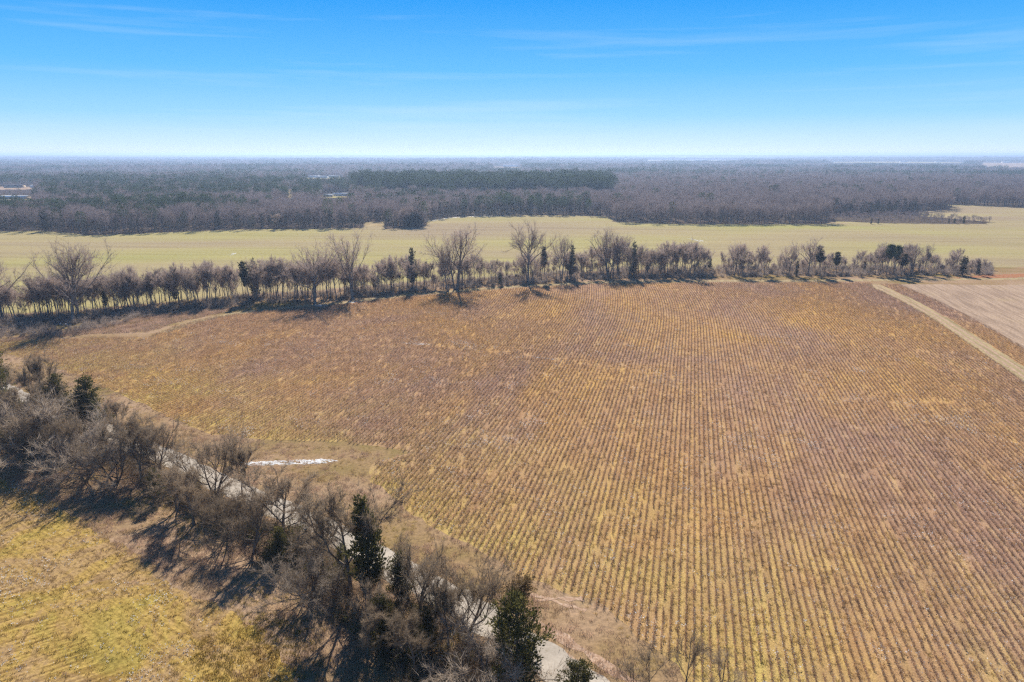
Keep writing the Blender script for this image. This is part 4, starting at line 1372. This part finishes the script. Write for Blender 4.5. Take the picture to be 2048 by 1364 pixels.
snow_patch([(474, 928), (520, 923), (580, 921), (640, 918.5), (676, 920), (655, 926), (600, 929), (540, 930), (500, 931)], 'long thin bright white strip in the grassy field corner', size=(0.6, 1.8), fill=1.7, seed=1)
snow_patch([(795, 685), (835, 686), (866, 688), (850, 690), (815, 688)], 'short white streak lying across the crop rows', size=(0.4, 1.0), fill=0.5, seed=2)
snow_patch([(1062, 712), (1095, 716), (1122, 719), (1095, 719), (1070, 715)], 'thin white streak farther right across the crop rows', size=(0.3, 0.8), fill=0.35, seed=3)
snow_patch([(100, 650), (140, 634), (152, 640), (140, 650)], 'white patch in the brush left of the leftmost giant tree', size=(0.6, 1.6), fill=0.7, seed=4)
snow_patch([(628, 609), (660, 610), (650, 614), (632, 613)], 'white patch at the foot of the fan-crowned giant', size=(0.5, 1.6), fill=0.7, seed=5)
snow_patch([(697, 603), (716, 602), (710, 606), (698, 606)], 'small white patch at the foot of the upright giant', size=(0.5, 1.6), fill=0.7, seed=6)
snow_patch([(856, 442), (900, 434.6), (960, 432), (1010, 431.2), (1010, 432.0), (960, 433.0), (905, 435.6), (862, 443.0)], 'thin white line along the far wood edge right of the round grove', size=(2.5, 7.0), fill=0.6, seed=7)
snow_patch([(1370, 476), (1395, 479), (1420, 484), (1400, 483), (1380, 479)], 'white patch on the pale field behind the tree row', size=(1.0, 4.0), fill=0.25, seed=8)
snow_patch([(456, 509), (472, 505), (474, 507), (462, 511)], 'small white patch on the pale field above the row cedars', size=(0.6, 2.0), fill=0.25, seed=9)

# ------------------------------------------------------------------ the woods beyond
def far_bare(seed, h, w, n, k=1, wd=0.16, first=0.35, mats=('far_bark', 'far_twig')):
    rng = np.random.default_rng(seed)
    b = MB()
    for t in range(k):
        o = np.array([0, 0, 0.0]) if k == 1 else np.r_[rng.uniform(-14, 14, 2), 0]
        hh = h * rng.uniform(0.8, 1.1)
        top = o + [rng.normal(0, 0.4), rng.normal(0, 0.4), hh * 0.85]
        if k == 1:
            b.tube(np.stack([o, o + (top - o) * 0.5, top]), [0.22, 0.15, 0.05], 3, 0)
        q = rng.uniform(0, 1, n) ** 0.75
        a = rng.uniform(0, 6.28, n)
        z = first + (0.9 - first) * q
        rad = w * np.sqrt(np.clip(1 - ((z - 0.62) / 0.42) ** 2, 0.03, 1)) * rng.uniform(0.1, 0.95, n)
        p = o + np.c_[np.cos(a) * rad, np.sin(a) * rad, z * hh]
        d = np.c_[np.cos(a) * 0.6, np.sin(a) * 0.6, np.ones(n)] + rng.normal(0, 0.45, (n, 3))
        b.blades(p, d, hh * rng.uniform(0.10, 0.2, n), wd * rng.uniform(0.6, 1.3, n), rng, 1)
        if k == 1:
            m = 7
            a = rng.uniform(0, 6.28, m)
            b.blades(o + (top - o) * rng.uniform(0.3, 0.6, m)[:, None], np.c_[np.cos(a) * 0.7, np.sin(a) * 0.7, np.ones(m)], hh * 0.4, 0.22, rng, 0)
    return b.mesh('bare_tree', [M[m] for m in mats])


def far_ever(seed, h, w, n, first, k=1, wd=0.8, mat='pine', cone=False):
    rng = np.random.default_rng(seed)
    b = MB()
    for t in range(k):
        o = np.array([0, 0, 0.0]) if k == 1 else np.r_[rng.uniform(-14, 14, 2), 0]
        hh = h * rng.uniform(0.85, 1.1)
        if k == 1:
            b.tube(np.stack([o, o + [0, 0, hh * 0.5], o + [0, 0, hh * 0.95]]), [0.25, 0.18, 0.05], 3, 0)
        q = rng.uniform(0, 1, n)
        a = rng.uniform(0, 6.28, n)
        z = first + (1 - first) * q
        rad = w * ((1 - q) ** 0.7 if cone else np.sqrt(np.clip(1 - (1.7 * q - 0.75) ** 2, 0.04, 1))) * np.sqrt(rng.uniform(0.05, 1, n))
        p = o + np.c_[np.cos(a) * rad, np.sin(a) * rad, z * hh]
        d = np.c_[np.cos(a), np.sin(a), np.full(n, 0.7)] + rng.normal(0, 0.5, (n, 3))
        b.leaves(p, d, wd * 1.5 * rng.uniform(0.7, 1.3, n), wd * 0.6, rng, 1)
    return b.mesh('evergreen', [M['far_bark'], M[mat]])


FA = [far_bare(500 + i, 17, w, 230, 1, 0.17) for i, w in enumerate((3.6, 4.2, 3.2, 4.6))] + \
     [far_ever(510, 13, 2.6, 170, 0.08, 1, 0.75, 'row_cedar', True), far_ever(511, 12, 2.2, 150, 0.05, 1, 0.75, 'row_cedar', True)] + \
     [far_ever(512 + i, 20, 3.0, 170, 0.5, 1, 0.85) for i in range(2)]
FB = [far_bare(520 + i, 17, 5.0, 150, 1, 0.32) for i in range(3)] + [far_ever(530, 13, 3.0, 90, 0.08, 1, 1.2, 'row_cedar', True)] + [far_ever(531 + i, 20, 3.6, 100, 0.45, 1, 1.3) for i in range(2)]
FC = [far_bare(540 + i, 17, 6.5, 42, 9, 0.9) for i in range(3)] + [far_ever(550 + i, 18, 5.0, 30, 0.3, 9, 2.4) for i in range(2)]

plant_poly = np.array([G(786, 403), G(1218, 403), G(1216, 376), G(900, 374), G(760, 377), G(700, 382), G(735, 398)])
mixed_poly = np.array([G(90, 418), G(330, 416), G(760, 408), G(760, 368), G(330, 368), G(200, 385), G(90, 390)])
cedar_edge_polys = [np.array([G(1640, 434), G(1845, 433.5), G(1845, 426), G(1640, 427)])]
young_poly = np.array([G(1655, 450), G(2015, 451), G(2000, 438), G(1840, 428), G(1655, 433)])


def woods(name, r0, r1, step, protos, types, seed, label, lim=0.80):
    """types: list of prototype index lists for bare, cedar, pine"""
    rng = np.random.default_rng(seed)
    X, Y = np.meshgrid(np.arange(-lim * r1 - 60, lim * r1 + 60, step), np.arange(r0 * 0.72, r1, step))
    P = np.stack([X.ravel(), Y.ravel()], -1) + rng.uniform(-0.48, 0.48, (X.size, 2)) * step
    d = np.hypot(P[:, 0], P[:, 1])
    P = P[(d >= r0) & (d < r1) & (np.abs(P[:, 0]) < lim * P[:, 1] + 60)]
    P = P[~inside(P, far_poly)]
    P = P[P[:, 1] > 400]
    low = np.zeros(len(P), bool)
    for c in CLEAR:                        # open ground, with young growth on its near side
        n_ = len(P)
        free = np.zeros(n_, bool)
        for k in (1.0, 0.96, 0.92):
            free |= inside(P, c * k)
        for k in (0.88, 0.84, 0.80, 0.76, 0.72):
            low |= inside(P, c * k)
        P, low = P[~free], low[~free]
    x, y = P.T
    Q = P + np.stack([14 * wav(x, y, 60, 3.0), 16 * wav(x, y, 75, 1.2)], -1)
    pl, mx = inside(Q, plant_poly), inside(Q, mixed_poly)
    yg = inside(P, young_poly)
    ce = inside(P, cedar_edge_polys[0])
    edge = sstep(30, 0, dist_line(P, GP(far_px[1:27])))
    u1 = rng.uniform(size=len(P))
    n1 = wav(x, y, 700, 0.9) + 0.7 * wav(x, y, 260, 1.9)
    ppine = np.where(pl, 1.0, np.where(mx, 0.46 + 0.42 * wav(x, y, 130, 0.2), np.clip(0.06 + 0.7 * sstep(0.35, 0.9, n1), 0, 0.8)))
    right = (x > G(1222, 440)[0] - 10) & (y < 1500)
    ppine = np.where(right & ~pl, 0.015, ppine)
    pced = np.where(ce, 0.8, np.where(right, 0.03 * (1 - edge), 0.08 + 0.45 * edge))
    pced = np.where(pl | yg, 0.02, pced)
    ppine = np.where(yg, 0.0, ppine)
    kind = np.where(u1 < ppine, 2, np.where(u1 < ppine + pced, 1, 0))
    idx = np.zeros(len(P), int)
    for k in range(3):
        s = kind == k
        idx[s] = rng.choice(types[k], s.sum())
    sc = rng.uniform(0.78, 1.15, len(P)) * np.where(yg, 0.34, 1.0) * np.where(low, 0.38, 1.0) * np.where(pl, 1.42, 1.0) * (1.0 + 0.14 * wav(x, y, 70, 0.8))
    sw = sc * rng.uniform(0.85, 1.45, len(P))
    return scatter(name, np.c_[P, gz(x, y) - 0.2], rng.uniform(0, 6.28, len(P)), np.c_[sw, sw, sc], idx, protos, label, 'woodland')


woods('near_woodland', 540, 1350, 6.6, FA, [[0, 1, 2, 3], [4, 5], [6, 7]], 71, 'bare winter woods with pines along the far side of the pale field')
woods('middle_woodland', 1350, 3000, 11.5, FB, [[0, 1, 2], [3], [4, 5]], 72, 'bluish woods stretching back behind the dark pine plantation')
woods('distant_woodland', 3000, 9500, 38.0, FC, [[0, 1, 2], [3], [3, 4]], 73, 'hazy blue woodland below the horizon')

# single trees that stand out along the wood edge
EDGE = [(1897, 447, 436, 'C', 'small dark cedar in the pale field tongue at right, leftmost of the two'), (1908, 447.5, 435, 'C', 'small dark cedar in the pale field tongue, second from left'),
        (1927, 448, 431, 'C', 'pointed dark cedar near the tip of the brushy tongue in the pale field'), (1946, 449, 438, 'S', 'bare bush-like tree near the tip of the brushy tongue'),
        (1966, 448.5, 438, 'S', 'last thin bare tree at the tip of the brushy tongue'), (1742, 448.5, 436, 'C', 'dark cedar pair before the pale young trees, left one'),
        (1756, 448.5, 436, 'C', 'dark cedar pair before the pale young trees, right one'), (91, 462.5, 420, 'C', 'big dark round cedar at the left wood edge by a red clearing'),
        (555, 459, 425, 'S', 'pale tree standing out from the dark wood edge at left')]
for n, (u, vb, vt, k, lab) in enumerate(EDGE):
    protos, h0, nm = {'S': (SLIM, 16.0, 'bare_tree'), 'C': (RCED, 14.0, 'cedar_tree')}[k]
    x, y = G(u, vb)
    s = height_at(u, vb, vt) / h0
    place_tree(nm, protos[1 if k == 'C' else n % 7], x, y, 0, n, s * (2.0 if u == 91 else 1.3), s, lab, 'tree')
# the round grove standing in the pale field
gr = np.random.default_rng(77)
gx0, gy0 = G(772, 457)
gx1, _ = G(848, 457)
for n in range(34):
    a, q = gr.uniform(0, 6.28), math.sqrt(gr.uniform())
    x = (gx0 + gx1) / 2 + math.cos(a) * q * (gx1 - gx0) * 0.46
    y = gy0 + 22 + math.sin(a) * q * 20
    ced = gr.uniform() < (0.85 if q > 0.7 else 0.2)
    protos = RCED if ced else SLIM
    s = (gr.uniform(0.8, 1.05)) * (1 - 0.35 * q * q)
    place_tree('cedar_tree' if ced else 'bare_tree', protos[int(gr.integers(0, 2 if ced else 7))], x, y, 0, gr.uniform(0, 6.28), s * (1.5 if ced else 1.25), s,
               'dark cedar of the round grove standing in the far pale field' if ced else 'bare tree of the round grove standing in the far pale field', 'tree', 'round grove in the pale field')

# ------------------------------------------------------------------ farmsteads far off
def house(u, v, w, d, h, rz, wall, roof, label, name='house'):
    h *= 0.6
    x, y = G(u, v)
    z = float(gz(x, y)) + 0.5
    o = link(bpy.data.objects.new(name, None))
    o.location = (x, y, z)
    o.rotation_euler = (0, 0, rz)
    tag(o, label, 'building', 'far farm buildings')
    b = MB()
    b.box((-w / 2, -d / 2, -1.5), (w / 2, d / 2, h))
    for s in (-1, 1):
        b.add([(s * w / 2, -d / 2, h), (s * w / 2, d / 2, h), (s * w / 2, 0, h + d * 0.11)], [(0, 1, 2)])
    wl_ = mobj('wall', b.mesh('wall', M[wall]), o)
    b = MB()
    for s in (-1, 1):
        e = 0.5
        zr, ze = h + d * 0.11 + 0.1, h - e * 0.22 + 0.1
        v_ = [(-w / 2 - e, 0, zr), (w / 2 + e, 0, zr), (w / 2 + e, s * (d / 2 + e), ze), (-w / 2 - e, s * (d / 2 + e), ze)]
        v_ += [(a, c, k + 0.18) for a, c, k in v_]
        b.add(v_, [(0, 1, 2), (0, 2, 3), (4, 6, 5), (4, 7, 6), (3, 2, 6), (3, 6, 7), (0, 3, 7), (0, 7, 4), (1, 5, 6), (1, 6, 2)])
    mobj('roof', b.mesh('roof', M[roof]), o)
    b = MB()
    b.box((-0.6, -d / 2 - 0.06, -1.5), (0.6, -d / 2 + 0.1, 2.2))
    mobj('door', b.mesh('door', M['shingle']), o)
    for s in (-0.32, 0.32):
        b = MB()
        b.box((s * w - 0.7, -d / 2 - 0.05, 1.0), (s * w + 0.7, -d / 2 + 0.1, 2.2))
        mobj('window', b.mesh('window', M['window_glass']), o)
    return o


for a in [
    (684, 392.5, 22, 12, 4.5, 0.1, 'white_wall', 'metal_roof', 'long white-roofed barn in the clearing left of the dark pine plantation'),
    (656, 394.0, 12, 9, 4.0, 0.4, 'white_wall', 'metal_roof', 'small white house just left of the long white-roofed barn'),
    (28, 399.0, 38, 14, 5.0, 0.05, 'tan_wall', 'metal_roof', 'long pale-roofed barn in the clearing at the left edge'),
    (30, 375.0, 30, 14, 7.0, 0.1, 'tan_wall', 'shingle', 'tan farm building farther back at the left edge'),
    (71, 375.0, 14, 10, 6.0, -0.3, 'white_wall', 'metal_roof', 'small bright house right of the tan farm building'),
    (628, 355.0, 30, 14, 6.0, 0.2, 'white_wall', 'metal_roof', 'white farm building in the far left clearing, left of three'),
    (646, 356.0, 24, 12, 6.0, -0.2, 'white_wall', 'metal_roof', 'white farm building in the far left clearing, middle of three'),
    (668, 355.0, 26, 12, 6.0, 0.0, 'white_wall', 'metal_roof', 'white farm building in the far left clearing, right of three'),
    (1026, 334.0, 95, 30, 9.0, 0.0, 'white_wall', 'metal_roof', 'wide white building in hazy woods above the plantation'),
    (1400, 321.8, 120, 40, 12.0, 0.05, 'white_wall', 'metal_roof', 'hazy white building near the horizon, right of centre'),
    (1662, 325.0, 46, 24, 10.0, 0.2, 'white_wall', 'metal_roof', 'bright white house near the horizon, leftmost of the right-hand ones'),
    (1806, 325.6, 40, 24, 11.0, -0.2, 'white_wall', 'metal_roof', 'pale house near the horizon above the right-hand woods'),
    (1876, 325.6, 40, 24, 11.0, 0.3, 'white_wall', 'metal_roof', 'bright house near the horizon left of the pink far field'),
    (2012, 326.5, 50, 26, 11.0, 0.1, 'white_wall', 'metal_roof', 'white house at the back of the pink far field'),
]:
    house(*a)

# ------------------------------------------------------------------ haze
hb = MB()
hb.box((-15900, -1200, -40), (15900, 16900, max(72.0, float(gv[:, 2].max()) + 6.0)))
hm = bpy.data.materials.new('haze')
hm.use_nodes = True
hm.node_tree.nodes.clear()
ho = N(hm.node_tree.nodes, 'ShaderNodeOutputMaterial')
hv = N(hm.node_tree.nodes, 'ShaderNodeVolumePrincipled', inp={'Density': 0.00015, 'Anisotropy': 0.38})
hv.inputs['Color'].default_value = (0.52, 0.69, 1.0, 1)
hm.node_tree.links.new(hv.outputs[0], ho.inputs['Volume'])
tag(mobj('haze', hb.mesh('haze', hm)), 'pale blue winter haze over the far woods', 'haze', None, 'stuff')
